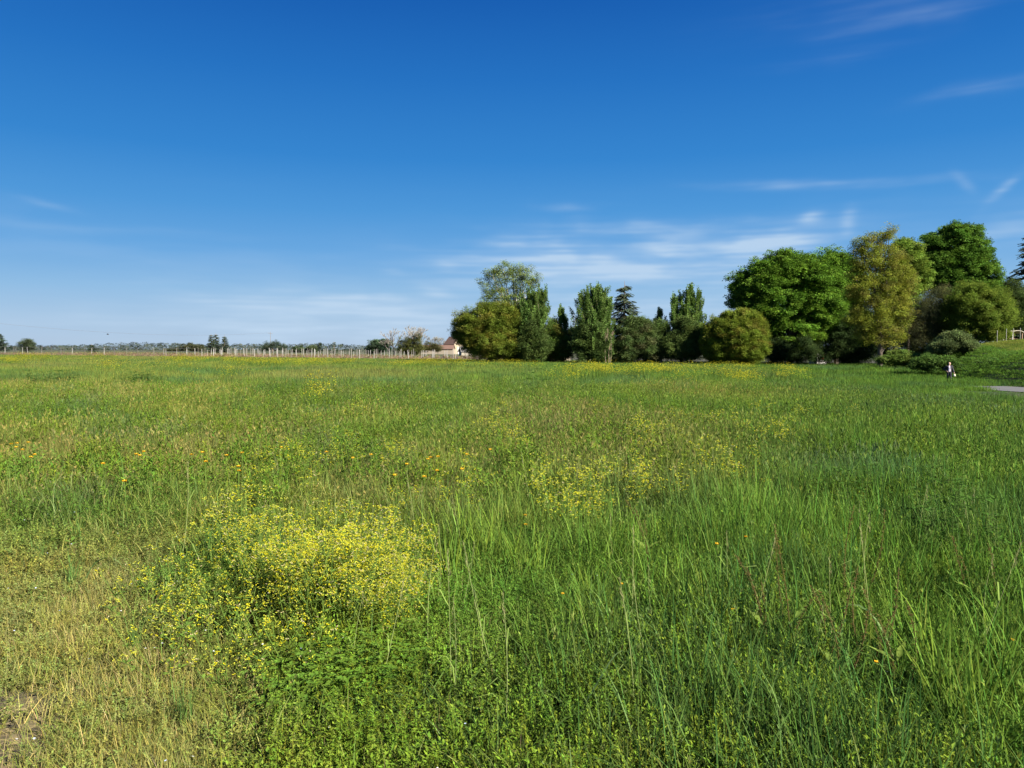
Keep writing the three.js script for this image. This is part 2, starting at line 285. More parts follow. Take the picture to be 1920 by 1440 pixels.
{
  const r = rng(7), near = [[], [], []], herbs = [[], [], []], clover = [], straw = [], mid = [[], [], []], far = [[], [], []], whites = [];
  const nearGeo = [1, 2, 3].map(s => tuft(s, { r: 0.13, n: [38, 38, 24][s - 1], len: [0.14, [0.42, 0.42, 0.5][s - 1]], w: [0.0028, [0.0056, 0.0064, 0.0085][s - 1]], lean: [0.35, 0.35, 0.6][s - 1], bend: [0.9, 1.0, 2.0][s - 1], segs: 4, brown: 0.06, seed: 0.07, pale: 0.05 }));
  const herbGeo = [herbPatch(11, { r: 0.12, n: 38, h: [0.06, 0.2], leaves: 17, size: 0.0135 }), herbPatch(12, { r: 0.12, n: 22, h: [0.08, 0.26], leaves: 18, size: 0.022, aspect: 0.3 }), herbPatch(13, { r: 0.12, n: 30, h: [0.03, 0.11], leaves: 9, size: 0.015, aspect: 0.6 })];
  const broadGeo = herbPatch(14, { r: 0.1, n: 7, h: [0.05, 0.16], leaves: 6, size: 0.04, aspect: 0.45 }), broad = [];
  const cloverGeo = cloverPatch(21, 0.13, 24, 0.018);
  const shortGeo = tuft(32, { r: 0.11, n: 64, len: [0.035, 0.13], w: [0.0016, 0.0034], lean: 0.9, bend: 1.1, segs: 3, brown: 0.05 }), shorts = [];
  const strawGeo = tuft(31, { r: 0.14, n: 60, len: [0.05, 0.17], w: [0.0014, 0.003], lean: 1.45, bend: 0.8, segs: 3, brown: 0.08 });
  const midGeo = [41, 42, 43].map(s => tuft(s, { r: 0.34, n: 120, len: [0.2, 0.46], w: [0.004, 0.009], lean: 0.35, bend: 0.8, segs: 3, brown: 0.1, seed: 0.08 }));
  const farGeo = [51, 52, 53].map(s => tuft(s, { r: 1.0, n: 150, len: [0.24, 0.5], w: [0.014, 0.03], lean: 0.35, bend: 0.7, segs: 2, brown: 0.16 }));
  const put = (list, x, d, s, sy, c) => list.push([x, ground(x, -d), -d, r() * 6.283, s, sy, (r() - 0.5) * 0.15, (r() - 0.5) * 0.15, c]);
  // nearest ground, out to seven metres
  scatter(r, 1.0, 7.5, 0.085, (x, d) => {
    const z = zone(x, d), right = smooth(-0.25, 0.35, z.lat + (z.n3 - 0.5) * 0.5), bare = smooth(-1.72, -2.05, x + (d - 3) * 0.3) * (1 - smooth(2.9, 3.5, d + (z.n2 - 0.5)));
    if (r() < bare * 0.75) return;
    // grass: taller to the right and farther off
    const gapN = fbm(x * 2.4 + 17, 6, d * 2.0, 2), tall = (0.55 + 0.9 * gapN) * mix(0.45, 1.12, clamp(0.62 * smooth(3.4, 7, d) + 0.75 * right + (z.n2 - 0.5) * 0.5)) * (1 - 0.65 * z.dry);
    if (r() < mix(0.3, 0.75, right) + 0.25 * smooth(4, 7, d) - z.dry * 0.25) put(near[r() * 3 | 0], x, d, 0.8 + r() * 0.6, tall * (0.7 + 0.6 * r()), grassTint(z, r));
    const hc = jit(r, mix3(mix3(C.lime, C.fresh, smooth(0.35, 0.7, z.n2)), C.straw, 0.4 * z.dry), 0.6);
    if (r() < 0.8 * (1 - 0.4 * z.dry) * mix(0.25, 1, smooth(0.32, 0.46, gapN))) put(herbs[z.n3 > 0.52 ? (r() < 0.7 ? 1 : 0) : (r() < 0.6 ? 0 : 2)], x, d, 0.6 + r() * 1.0, (0.55 + 0.85 * r()) * mix(1, 0.6, z.dry) * mix(1, 1.35, right), hc);
    if (z.dry > 0.15 && r() < 0.8 * z.dry) put(straw, x, d, 0.9 + r() * 0.5, 0.6 + r() * 0.6, jit(r, mix3(C.straw, C.olive, r()), 0.4));
    if (r() < (1 - right) * 0.85 * (1 - bare)) put(shorts, x, d, 0.9 + r() * 0.5, 0.7 + r() * 0.7, jit(r, mix3(mix3(C.lime, C.olive, z.n2), [0.3, 0.27, 0.08], z.dry * (0.25 + 0.6 * r())), 0.35));
    if (r() < (0.03 + 0.08 * smooth(0.55, 0.68, z.n3)) * (1 - 0.85 * z.dry)) put(broad, x, d, 0.7 + r() * 0.7, 0.5 + r() * 0.5, jit(r, mix3(C.fresh, C.lime, r() * 0.7), 0.4));
    if (r() < 0.05) put(straw, x, d, 0.8 + r() * 0.6, 0.8 + r() * 1.2, jit(r, [0.24, 0.21, 0.09], 0.4));
    const cl = smooth(0.55, 0.1, Math.hypot(x + 0.72, (d - 3.35) * 1.1)) + smooth(0.55, 0.15, Math.hypot(x - 2.25, (d - 3.2))) + 0.35 * smooth(0.62, 0.7, z.n1);
    if (r() < cl * 0.6) put(clover, x, d, 0.9 + r() * 0.5, 0.9 + r() * 0.5, jit(r, [0.105, 0.185, 0.02], 0.45));
    if (r() < 0.04) whites.push([x, ground(x, -d) + 0.1 + 0.1 * r(), -d, r() * 6.283, 1, 1, (r() - 0.5) * 0.8, (r() - 0.5) * 0.8, r() < 0.5 ? [0.6, 0.66, 0.85] : [0.8, 0.8, 0.78]]);
  }, 0.76, 0.7);
  scatter(r, 7, 27, 0.23, (x, d) => {
    const z = zone(x, d), gap = fbm(x * 1.3 + 5, 4, d * 0.8, 2);
    if (onRoad(x, d)) return;
    put(mid[r() * 3 | 0], x, d, 0.8 + r() * 0.5, (0.6 + 0.8 * gap + 0.25 * smooth(0.1, 0.5, z.lat)) * mix(0.6, 1, smooth(7, 12.5, d + 8 * smooth(-0.2, 0.3, z.lat))) * (0.75 + 0.5 * r()), grassTint(z, r));
    if (r() < 0.16) put(herbs[1], x, d, 1.6 + r(), 1.6 + r() * 1.2, jit(r, mix3(C.lime, C.fresh, r()), 0.4));
  }, 0.76, 1.5);
  scatter(r, 26, 122, 0.8, (x, d) => {
    const z = zone(x, d); if (onRoad(x, d, 0.4)) return;
    const s = mix(0.62, 1.15, smooth(26, 70, d)); if (d > 60 && r() < 0.3) return;
    const rx = roadX(d) - x, k = lawn(x, d) ? 0.28 : x - bankEdge(d) > 0.5 ? 0.4 : rx > -3 && rx < 5.5 && d > 54 ? (d < 61 ? 1.3 : 0.9) : rx > -5 && rx < 9 ? mix(0.12, 1.1, smooth(45.5, 50, d)) : 1;
    let c = grassTint(z, r); if (k === 0.28) c = mix3(c, [0.17, 0.19, 0.035], 0.6); else if (k === 0.4) c = mix3(c, [0.085, 0.175, 0.02], 0.6);
    put(far[r() * 3 | 0], x, d, s * (0.8 + 0.5 * r()), (0.75 + 0.5 * r()) * k, c);
  }, 0.78, 3);
  scatter(r, 45, 112, 0.55, (x, d) => { const t = x - bankEdge(d); if (t < 0.5 || t > 30) return; const c = lawn(x, d) ? [0.16, 0.19, 0.032] : [0.085, 0.17, 0.02]; put(far[r() * 3 | 0], x, d, 0.62 * (0.8 + 0.4 * r()), (0.26 + 0.2 * fbm(x * 0.5, 2, d * 0.5, 2)) * (0.8 + 0.4 * r()), jit(r, mix3(c, C.deep, 0.7 * smooth(0.5, 0.65, fbm(x * 0.25, 8, d * 0.5, 2))), 0.35)); }, 0.78, 3);
  near.forEach((l, i) => instanced('meadow_grass', nearGeo[i], M.grass, l, scene).name = numbered('meadow_grass'));
  mid.forEach((l, i) => instanced('meadow_grass', midGeo[i], M.grass, l, scene).name = numbered('meadow_grass'));
  far.forEach((l, i) => instanced('meadow_grass', farGeo[i], M.grass, l, scene).name = numbered('meadow_grass'));
  herbs.forEach((l, i) => instanced('ground_cover', herbGeo[i], M.herb, l, scene).name = numbered('ground_cover'));
  instanced('broad_leaved_herbs', broadGeo, M.herb, broad, scene); instanced('clover', cloverGeo, M.herb, clover, scene); instanced('dry_grass', strawGeo, M.grass, straw, scene); instanced('short_grass', shortGeo, M.grass, shorts, scene);
  const wg = new G(), rr = rng(3); for (let k = 0; k < 4; k++) wg.leaf([0, 0, 0], [Math.cos(k * 1.57), 0.3, Math.sin(k * 1.57)], [0, 1, 0], 0.006, 0.006, [1, 1, 1]);
  instanced('tiny_wildflowers', wg.geo(), M.petal, whites, scene);
  console.log('meadow', near.concat(mid, far, herbs).map(l => l.length).join(' '), clover.length, straw.length);
}

// ------------------------------------------------------------------ trees
function spray(seed, n, R, len, wid, flat = 1) {                    // a twig end: leaves spread round a point
  const g = new G(), r = rng(seed);
  for (let k = 0; k < n; k++) {
    const a = r() * 6.283, u = r() * 2 - 1, q = R * Math.cbrt(r()), s = Math.sqrt(1 - u * u), o = [Math.cos(a) * s * q, u * q * flat, Math.sin(a) * s * q], b = r() * 6.283;
    g.leaf(o, [Math.cos(b) + o[0], (r() - 0.4) * 0.9, Math.sin(b) + o[2]], [r() - 0.5, 1, r() - 0.5], len * (0.7 + 0.6 * r()), wid * (0.7 + 0.6 * r()), jit(r, [1, 1, 1], 0.45));
  }
  return g.geo();
}
function uprightSpray(seed, n, H, len, wid) {                       // leaves along a short upright shoot
  const g = new G(), r = rng(seed);
  for (let k = 0; k < n; k++) { const b = r() * 6.283, o = [Math.cos(b) * 0.07, (r() - 0.5) * H, Math.sin(b) * 0.07]; g.leaf(o, [Math.cos(b) * 0.8, 0.5 + r() * 0.6, Math.sin(b) * 0.8], [Math.cos(b), 0.6, Math.sin(b)], len * (0.7 + 0.6 * r()), wid, jit(r, [1, 1, 1], 0.45)); }
  return g.geo();
}
function needleSpray(seed, n, L, len) {                             // a flat drooping conifer branchlet along +x
  const g = new G(), r = rng(seed);
  for (let k = 0; k < n; k++) { const t = (k + r()) / n, s = k % 2 ? 1 : -1; g.leaf([L * t, -0.06 * t, 0], [0.7, -0.12 + (r() - 0.5) * 0.5, s * 0.9 * (1 - 0.4 * t)], [0, 1, 0.3 * s], len * (1.1 - 0.5 * t), 0.085, jit(r, [1, 1, 1], 0.4)); }
  return g.geo();
}
const S = { broad: [101, 102].map(s => spray(s, 15, 0.42, 0.24, 0.15, 0.7)), small: [103, 104].map(s => spray(s, 16, 0.36, 0.15, 0.085, 0.8)), laurel: [0.16, 0.2, 0.026].map(s => spray(s, 13, 0.3, 0.2, 0.085, 0.9)), fine: [107, 108].map(s => spray(s, 13, 0.5, 0.12, 0.055, 0.8)), up: [109, 110].map(s => uprightSpray(s, 16, 0.75, 0.2, 0.1)), needle: [111, 112].map(s => needleSpray(s, 26, 0.75, 0.24)) };
const barkC = [0.16, 0.125, 0.09];
function limb(g, r, a, b, r0, r1, c, bow = 0.12, n = 5, sides = 6) {
  const L = Math.hypot(b[0] - a[0], b[1] - a[1], b[2] - a[2]), ox = (r() - 0.5) * bow * L, oz = (r() - 0.5) * bow * L, oy = bow * L * 0.4 * r(), pts = [], rad = [];
  for (let k = 0; k <= n; k++) { const t = k / n, s = Math.sin(t * Math.PI); pts.push([mix(a[0], b[0], t) + ox * s, mix(a[1], b[1], t) + oy * s, mix(a[2], b[2], t) + oz * s]); rad.push(mix(r0, r1, t)); }
  g.tube(pts, rad, sides, jit(r, c, 0.25)); return pts;
}
// broad crown: lobes in photograph pixels [x, y, rx, ry], turned into metres at the tree's distance
function broadTree(name, label, category, { px, d, lobes, leaf = S.broad, tint, trunk = 0.22, stem = true, density = 1, clump = 1.15, per = 26, depth = 0.9, seed = 1, group, bark = barkC, base, hollow = 0.45, fill = 1, mat = M.leaf, tones = null }) {
  const x0 = latAt(px, d), y0 = ground(x0, -d), t = thing(name, label, category, [x0, y0, -d], 0, group), r = rng(seed * 977 + 13), m = d / FOCAL;
  const L = lobes.map(([lx, ly, rx, ry, dz = 0]) => { const p = at(lx, ly, d); return { c: [p.x - x0, p.y - y0, dz], rx: rx * m, ry: ry * m, rz: rx * m * depth }; });
  const g = new G(), list = [[], []], top = Math.max(...L.map(l => l.c[1]));
  if (stem) limb(g, r, [0, -0.3, 0], [(r() - 0.5) * 0.6, top * 0.75, 0], trunk * 1.25, trunk * 0.45, bark, 0.04, 7, 8);
  L.forEach((l, li) => {
    if (stem) for (let k = 0; k < 3; k++) limb(g, r, [0, Math.max(0.6, Math.min(l.c[1] - l.ry * 0.5, top * 0.6) * (0.5 + 0.4 * r())), 0], [l.c[0] + (r() - 0.5) * l.rx, l.c[1] + (r() - 0.2) * l.ry * 0.9, l.c[2] + (r() - 0.5) * l.rz], trunk * 0.45, 0.03, bark, 0.15, 4, 5);
    const area = l.rx * l.ry * 4, nc = Math.max(4, Math.round(area * 3.4 * density / (clump * clump)));
    for (let k = 0; k < nc; k++) {
      const u = r() * 2 - 1, a = r() * 6.283, s = Math.sqrt(1 - u * u), q = mix(hollow, 1, Math.sqrt(r())) * (r() < 0.2 ? 1.05 + 0.16 * r() : 1), cc = [l.c[0] + Math.cos(a) * s * l.rx * q, l.c[1] + u * l.ry * q, l.c[2] + Math.sin(a) * s * l.rz * q];
      const ct = jit(r, tones && r() < tones[1] ? tones[0] : tint, 0.35), cr = clump * (0.6 + 0.6 * r());
      for (let j = 0; j < per * fill; j++) {
        const b = r() * 6.283, v = r() * 1.5 - 0.5, sq = Math.sqrt(Math.max(0, 1 - v * v)), w = cr * Math.cbrt(r());
        const p = [cc[0] + Math.cos(b) * sq * w, cc[1] + v * w * 0.75, cc[2] + Math.sin(b) * sq * w];
        if (p[1] < 0.05) continue;
        list[r() < 0.5 ? 0 : 1].push([p[0], p[1], p[2], r() * 6.283, 0.75 + 0.5 * r(), 0.75 + 0.5 * r(), (r() - 0.5), (r() - 0.5), jit(r, ct, 0.25)]);
      }
    }
  });
  if (stem) part('trunk', g.geo(), M.bark, t);
  list.forEach((l, i) => { if (l.length) instanced('crown', leaf[i], mat, l, t); });
  return t;
}
// fastigiate poplar: many steep shoots; stems [px, top py, half width px]
function poplar(label, { px, d, base = 679, columns, tint, seed, gaps = 0, group, n = 46, bareStem = null, dens = 1 }) {
  const x0 = latAt(px, d), y0 = ground(x0, -d), t = thing('poplar_tree', label, 'tree', [x0, y0, -d], 0, group), r = rng(seed * 331), m = d / FOCAL, g = new G(), list = [[], []];
  columns.forEach(([cx, ty, hw, low = 0.04]) => {
    const ax = (cx - px) * m, H = at(cx, ty, d).y - y0, R = hw * m;
    limb(g, r, [ax * 0.4, -0.3, 0], [ax, H * 0.82, 0], 0.16, 0.03, barkC, 0.03, 6, 6);
    for (let k = 0; k < n; k++) {
      const f = low + (0.9 - low) * Math.pow(k / n, 0.9), a = r() * 6.283, len = Math.min(H * 0.34, H * (1.0 - f) * (0.7 + 0.35 * r())), lean = R * (0.6 + 0.95 * r()) * (0.55 + 0.75 * Math.sin(Math.min(1, f * 1.35 + 0.12) * Math.PI));
      const s = [ax * (0.4 + 0.6 * f), f * H, 0], e = [s[0] + Math.cos(a) * lean, Math.min(H * (0.86 + 0.16 * r()), f * H + len * (0.8 + 0.3 * r())), s[2] + Math.sin(a) * lean];
      limb(g, r, s, e, 0.03, 0.012, barkC, 0.1, 2, 3);
      const N = Math.round(len * 5.2 * dens) + 3, ct = jit(r, tint, 0.3);
      for (let j = 0; j < N; j++) { const q = 0.1 + 0.92 * (j + r()) / N, sp = 0.26 * (1.05 - q); list[j & 1].push([mix(s[0], e[0], Math.pow(q, 0.6)) + (r() - 0.5) * sp * 2, mix(s[1], e[1], q), mix(s[2], e[2], Math.pow(q, 0.6)) + (r() - 0.5) * sp * 2, r() * 6.283, 0.7 + 0.5 * r(), 0.8 + 0.5 * r(), (r() - 0.5) * 0.5, (r() - 0.5) * 0.5, jit(r, ct, 0.3)]); }
    }
  });
  part('trunk', g.geo(), M.bark, t);
  list.forEach((l, i) => instanced('crown', S.up[i], M.leaf, l, t));
  return t;
}
// spruce: tiers of branches that dip and lift at the tips
function spruce(name, label, { px, d, top, baseY, half, tint, seed, group, tiers = 16, open = 0, lowest = 0.06, droop = 0.28 }) {
  const x0 = latAt(px, d), y0 = ground(x0, -d), t = thing(name, label, 'tree', [x0, y0, -d], 0, group), r = rng(seed * 613), m = d / FOCAL, g = new G(), list = [[], []];
  const H = at(px, top, d).y - y0, R = half * m, sc = clamp(R / 3, 0.7, 1.5);
  limb(g, r, [0, -0.3, 0], [0, H, 0], 0.02 * H, 0.02, barkC, 0.01, 6, 7);
  for (let k = 0; k < tiers; k++) {
    const f = lowest + (0.97 - lowest) * k / tiers, len0 = R * Math.pow(1 - f, 0.85) + 0.15, nb = Math.max(4, Math.round(9 - 3 * f));
    for (let b = 0; b < nb; b++) {
      if (r() < open) continue;
      const a = (b + r() * 0.7) / nb * 6.283, len = len0 * (0.75 + 0.45 * r()), y = f * H + (r() - 0.5) * H * 0.06, ct = jit(r, tint, 0.35);
      const P = q => [Math.cos(a) * len * q, y - droop * len * Math.sin(q * 2.2) + 0.16 * len * q * q, Math.sin(a) * len * q];
      g.tube([P(0), P(0.5), P(1)], [0.045, 0.03, 0.01], 4, barkC);
      const N = Math.max(3, Math.round(len * 4.2 / sc));
      for (let j = 0; j < N; j++) { const q = 0.12 + 0.88 * (j + r() * 0.8) / N, p = P(q); for (let s = 0; s < 3; s++) list[s & 1].push([p[0], p[1] - r() * 0.12, p[2], -a + (r() - 0.5) * 2.2, sc * (0.7 + 0.5 * r()), sc, (r() - 0.5) * 0.5, -0.25 + (r() - 0.5) * 0.5, jit(r, ct, 0.3)]); }
    }
  }
  part('trunk', g.geo(), M.bark, t);
  list.forEach((l, i) => instanced('crown', S.needle[i], M.needle, l, t));
  return t;
}
function bareTree(name, label, { px, d, stems, tint, seed, spread = 0.55, levels = 5, twig = 0.014, group, leaves = null }) {
  const x0 = latAt(px, d), y0 = ground(x0, -d), t = thing(name, label, 'tree', [x0, y0, -d], 0, group), r = rng(seed * 211), m = d / FOCAL, g = new G(), tips = [];
  const grow = (o, dir, len, rad, lv) => {
    const e = [o[0] + dir[0] * len, o[1] + dir[1] * len, o[2] + dir[2] * len];
    limb(g, r, o, e, rad, rad * 0.68, tint, 0.1, lv > 2 ? 3 : 2, lv > 3 ? 6 : 3);
    if (lv <= 0) { tips.push(e); return; }
    const nb = lv > 3 ? 3 : 2 + (r() < 0.65 ? 1 : 0);
    for (let k = 0; k < nb; k++) { const a = r() * 6.283, s = spread * (0.5 + r()); const v = new THREE.Vector3(dir[0] + Math.cos(a) * s, dir[1] + 0.12 + (r() - 0.5) * 0.3, dir[2] + Math.sin(a) * s).normalize(); grow(e, [v.x, v.y, v.z], len * (0.66 + 0.2 * r()), Math.max(twig, rad * 0.6), lv - 1); }
  };
  stems.forEach(([sx, top, lean, rad]) => { const H = at(sx, top, d).y - y0, sxm = (sx - px) * m; const v = new THREE.Vector3(lean, 1, 0).normalize(); grow([sxm - lean * H * 0.4, -0.2, 0], [v.x, v.y, v.z], H * 0.29, rad, levels); });
  part('trunk', g.geo(), M.bark, t);
  if (leaves) { const list = [[], []]; tips.forEach(p => { for (let k = 0; k < leaves.n; k++) list[k & 1].push([p[0] + (r() - 0.5) * leaves.s, p[1] + (r() - 0.5) * leaves.s, p[2] + (r() - 0.5) * leaves.s, r() * 6.283, leaves.k || 1, leaves.k || 1, r() - 0.5, r() - 0.5, jit(r, leaves.tint, 0.4)]); }); list.forEach((l, i) => { if (l.length) instanced('crown', leaves.geo[i], M.leaf, l, t); }); }
  return t;
}
const T = { oak: [0.093, 0.177, 0.022], oak2: [0.117, 0.215, 0.022], pop: [0.132, 0.211, 0.044], laurel: [0.16, 0.2, 0.026], willow: [0.235, 0.27, 0.036], light: [0.165, 0.24, 0.035], spruce: [0.083, 0.113, 0.068], shrub: [0.108, 0.157, 0.039] };
const HEDGE = 'trees and shrubs of the hedge line at the far side of the field', WOOD = 'wooded clump to the right of the field', FAR = 'distant trees beyond the vineyard';

// hedge line, left to right
broadTree('laurel_shrub', 'big rounded olive-green evergreen shrub at the left end of the hedge line', 'shrub', { px: 915, d: 100, lobes: [[905, 612, 48, 38], [880, 618, 32, 30], [930, 600, 40, 32], [925, 645, 55, 32], [950, 600, 28, 30], [893, 640, 30, 25], [955, 655, 32, 24]], leaf: S.laurel, tint: T.laurel, seed: 1, group: HEDGE, trunk: 0.16, clump: 0.8, per: 22, density: 0.85, tones: [[0.2, 0.19, 0.03], 0.3] });
broadTree('ash_tree', 'tall airy pale-trunked tree with sparse grey-green leaves above the hedge', 'tree', { px: 965, d: 104, lobes: [[955, 508, 28, 18], [920, 540, 22, 32], [988, 522, 26, 22], [945, 550, 28, 26], [1003, 530, 13, 16], [930, 515, 20, 18], [968, 535, 24, 26], [965, 580, 26, 24], [915, 575, 18, 18]], leaf: S.small, tint: [0.19, 0.245, 0.06], seed: 4, group: HEDGE, trunk: 0.26, bark: [0.36, 0.33, 0.27], clump: 0.48, per: 6, density: 0.23, hollow: 0.1 });
broadTree('ivy_thicket', 'brownish creeper-clad thicket around the pale tree trunk in the hedge', 'shrub', { px: 968, d: 101.5, lobes: [[968, 630, 14, 40], [972, 600, 12, 22], [966, 660, 18, 18]], leaf: S.small, tint: [0.129, 0.112, 0.043], seed: 3, group: HEDGE, clump: 0.7, per: 16 });
poplar('bushy upright poplar just right of the pale airy tree', { px: 999, d: 100, columns: [[982, 556, 17], [1000, 541, 19], [1015, 538, 16], [1010, 572, 27]], tint: T.pop, seed: 5, group: HEDGE, n: 44 });
broadTree('hedge_shrub', 'leafy green shrub at the foot of the left bushy poplar', 'shrub', { px: 997, d: 98.5, lobes: [[986, 652, 17, 26], [1008, 648, 18, 30], [998, 625, 16, 24]], leaf: S.small, tint: [0.09, 0.135, 0.033], seed: 19, group: HEDGE, stem: false, clump: 0.7, per: 22 });
broadTree('hedge_shrub', 'leafy green shrub at the foot of the middle poplar', 'shrub', { px: 1110, d: 97.5, lobes: [[1094, 650, 18, 28], [1122, 648, 18, 30], [1108, 630, 20, 26], [1135, 658, 12, 18]], leaf: S.small, tint: [0.09, 0.14, 0.033], seed: 20, group: HEDGE, stem: false, clump: 0.7, per: 22 });
broadTree('hedge_shrub', 'low green shrub filling the gap between the two left poplars', 'shrub', { px: 1043, d: 101, lobes: [[1036, 640, 18, 32], [1050, 650, 22, 26], [1030, 665, 16, 15], [1040, 618, 9, 16]], leaf: S.laurel, tint: [0.120, 0.181, 0.034], seed: 6, group: HEDGE, clump: 0.7, per: 22, tones: [[0.146, 0.138, 0.026], 0.25] });
poplar('slender half-bare poplar with a small leafy top between two bushy poplars', { px: 1054, d: 103, columns: [[1052, 572, 7, 0.45], [1060, 590, 6, 0.5]], tint: T.pop.map(v => v * 1.2), seed: 7, group: HEDGE, n: 14, dens: 0.7 });
broadTree('hedge_shrub', 'dark evergreen shrub just left of the middle poplar', 'shrub', { px: 1068, d: 105, lobes: [[1066, 645, 16, 26], [1078, 640, 14, 26], [1024, 650, 14, 22]], leaf: S.small, tint: [0.073, 0.112, 0.034], seed: 18, group: HEDGE, stem: false, clump: 0.8, per: 24 });
bareTree('bare_sapling', 'leafless upright sapling stems beside the middle bushy poplar', { px: 1071, d: 103, stems: [[1066, 590, 0, 0.05], [1074, 575, 0.02, 0.05], [1061, 610, -0.03, 0.04]], tint: [0.215, 0.163, 0.120], seed: 8, spread: 0.13, levels: 3, group: HEDGE });
poplar('dense broad upright poplar in the middle of the hedge line', { px: 1111, d: 99, columns: [[1093, 547, 19], [1112, 530, 22], [1129, 537, 19], [1138, 558, 16], [1110, 585, 36]], tint: T.pop, seed: 9, group: HEDGE, n: 48 });
bareTree('dead_trunk', 'pale brown dead stems standing at the foot of the middle poplar', { px: 1142, d: 96.5, stems: [[1141, 600, 0.02, 0.09], [1134, 612, -0.05, 0.05], [1146, 618, 0.03, 0.05]], tint: [0.172, 0.125, 0.082], seed: 10, spread: 0.16, levels: 3, group: HEDGE });
spruce('spruce_tree', 'grey-green spruce rising from the middle of the hedge line', { px: 1170, d: 103, top: 527, half: 43, tint: T.spruce.map(v => v * 1.25), seed: 11, group: HEDGE, tiers: 25, open: 0.2 });
broadTree('hedge_shrub', 'grey-green tangled shrub in front of the spruce', 'shrub', { px: 1190, d: 99, lobes: [[1180, 640, 24, 34], [1205, 625, 22, 28], [1192, 612, 18, 18], [1212, 650, 24, 26], [1165, 660, 18, 18]], leaf: S.small, tint: [0.105, 0.155, 0.045], seed: 12, group: HEDGE, clump: 0.75, per: 24, tones: [[0.13, 0.14, 0.055], 0.2] });
poplar('thin young poplar tip left of the twin-topped poplar', { px: 1237, d: 102, columns: [[1236, 578, 6, 0.3], [1228, 596, 5, 0.4]], tint: T.pop, seed: 13, group: HEDGE, n: 18, dens: 0.8 });
broadTree('hedge_shrub', 'dark low shrub at the left foot of the twin-topped poplar', 'shrub', { px: 1240, d: 100, lobes: [[1236, 630, 20, 26], [1225, 655, 24, 22], [1252, 650, 20, 26]], leaf: S.small, tint: [0.09, 0.14, 0.035], seed: 14, group: HEDGE, clump: 0.8, per: 24 });
poplar('twin-topped poplar with bare stems showing in its middle', { px: 1287, d: 100, columns: [[1264, 550, 17], [1290, 534, 14], [1306, 544, 16], [1272, 588, 25], [1306, 584, 24]], tint: T.pop.map(v => v * 1.08), seed: 15, group: HEDGE, n: 38 });
broadTree('hedge_shrub', 'green leafy shrub around the foot of the twin-topped poplar', 'shrub', { px: 1285, d: 98, lobes: [[1280, 650, 30, 28], [1305, 645, 20, 30], [1262, 652, 18, 24], [1288, 622, 22, 24]], leaf: S.small, tint: T.shrub, seed: 16, group: HEDGE, clump: 0.75, per: 22 });
broadTree('laurel_shrub', 'dome-shaped clipped olive-green shrub at the right end of the hedge line', 'shrub', { px: 1380, d: 95, lobes: [[1378, 632, 52, 46], [1400, 625, 34, 42], [1350, 635, 32, 34], [1385, 655, 50, 26], [1345, 655, 26, 24]], leaf: S.laurel, tint: [0.172, 0.215, 0.026], seed: 17, group: HEDGE, trunk: 0.16, clump: 0.6, per: 24, density: 1.0, tones: [[0.195, 0.18, 0.03], 0.22] });

// the wooded clump on the right
broadTree('oak_tree', 'broad dense bright green tree behind the dome-shaped shrub', 'tree', { px: 1480, d: 104, lobes: [[1470, 520, 55, 44], [1425, 535, 48, 40], [1520, 530, 50, 44], [1405, 555, 36, 28], [1460, 575, 60, 42], [1525, 580, 55, 45], [1480, 625, 60, 35], [1545, 560, 45, 45], [1430, 610, 40, 34], [1470, 492, 28, 18]], tint: T.oak2, seed: 21, group: WOOD, trunk: 0.38, clump: 1.0, per: 24, density: 0.72, hollow: 0.45 });
broadTree('oak_tree', 'green tree squeezed between the broad tree and the tall yellowish willow', 'tree', { px: 1568, d: 108, lobes: [[1560, 510, 34, 34], [1585, 540, 34, 46], [1555, 560, 36, 40], [1580, 600, 40, 40]], tint: T.oak2.map(v => v * 1.05), seed: 22, group: WOOD, trunk: 0.28, clump: 1.15, per: 26 });
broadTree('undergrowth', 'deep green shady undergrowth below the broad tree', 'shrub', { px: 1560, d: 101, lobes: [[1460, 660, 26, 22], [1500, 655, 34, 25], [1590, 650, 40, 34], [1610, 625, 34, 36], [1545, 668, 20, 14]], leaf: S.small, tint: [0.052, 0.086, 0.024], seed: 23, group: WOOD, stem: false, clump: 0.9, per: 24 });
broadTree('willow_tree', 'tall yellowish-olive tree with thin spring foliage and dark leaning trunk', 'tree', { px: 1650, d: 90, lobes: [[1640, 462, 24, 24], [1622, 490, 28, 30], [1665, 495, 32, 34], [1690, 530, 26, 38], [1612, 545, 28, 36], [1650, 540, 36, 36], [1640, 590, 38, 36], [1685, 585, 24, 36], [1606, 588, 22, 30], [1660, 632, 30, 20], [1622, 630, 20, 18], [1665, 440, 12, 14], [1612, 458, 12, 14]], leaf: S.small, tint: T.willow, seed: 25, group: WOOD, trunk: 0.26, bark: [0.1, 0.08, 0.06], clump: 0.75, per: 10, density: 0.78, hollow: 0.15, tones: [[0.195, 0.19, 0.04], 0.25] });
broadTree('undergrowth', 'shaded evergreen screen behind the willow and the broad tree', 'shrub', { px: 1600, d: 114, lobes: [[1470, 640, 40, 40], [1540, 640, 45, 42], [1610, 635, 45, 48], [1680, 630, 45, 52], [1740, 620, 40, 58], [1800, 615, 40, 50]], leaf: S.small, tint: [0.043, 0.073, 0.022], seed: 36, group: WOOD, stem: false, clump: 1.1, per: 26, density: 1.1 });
broadTree('oak_tree', 'light green tree top showing between the willow and the tallest tree', 'tree', { px: 1700, d: 106, lobes: [[1698, 478, 24, 26], [1705, 515, 30, 34], [1690, 545, 30, 34]], tint: T.light, seed: 26, group: WOOD, trunk: 0.2, clump: 1.1, per: 24 });
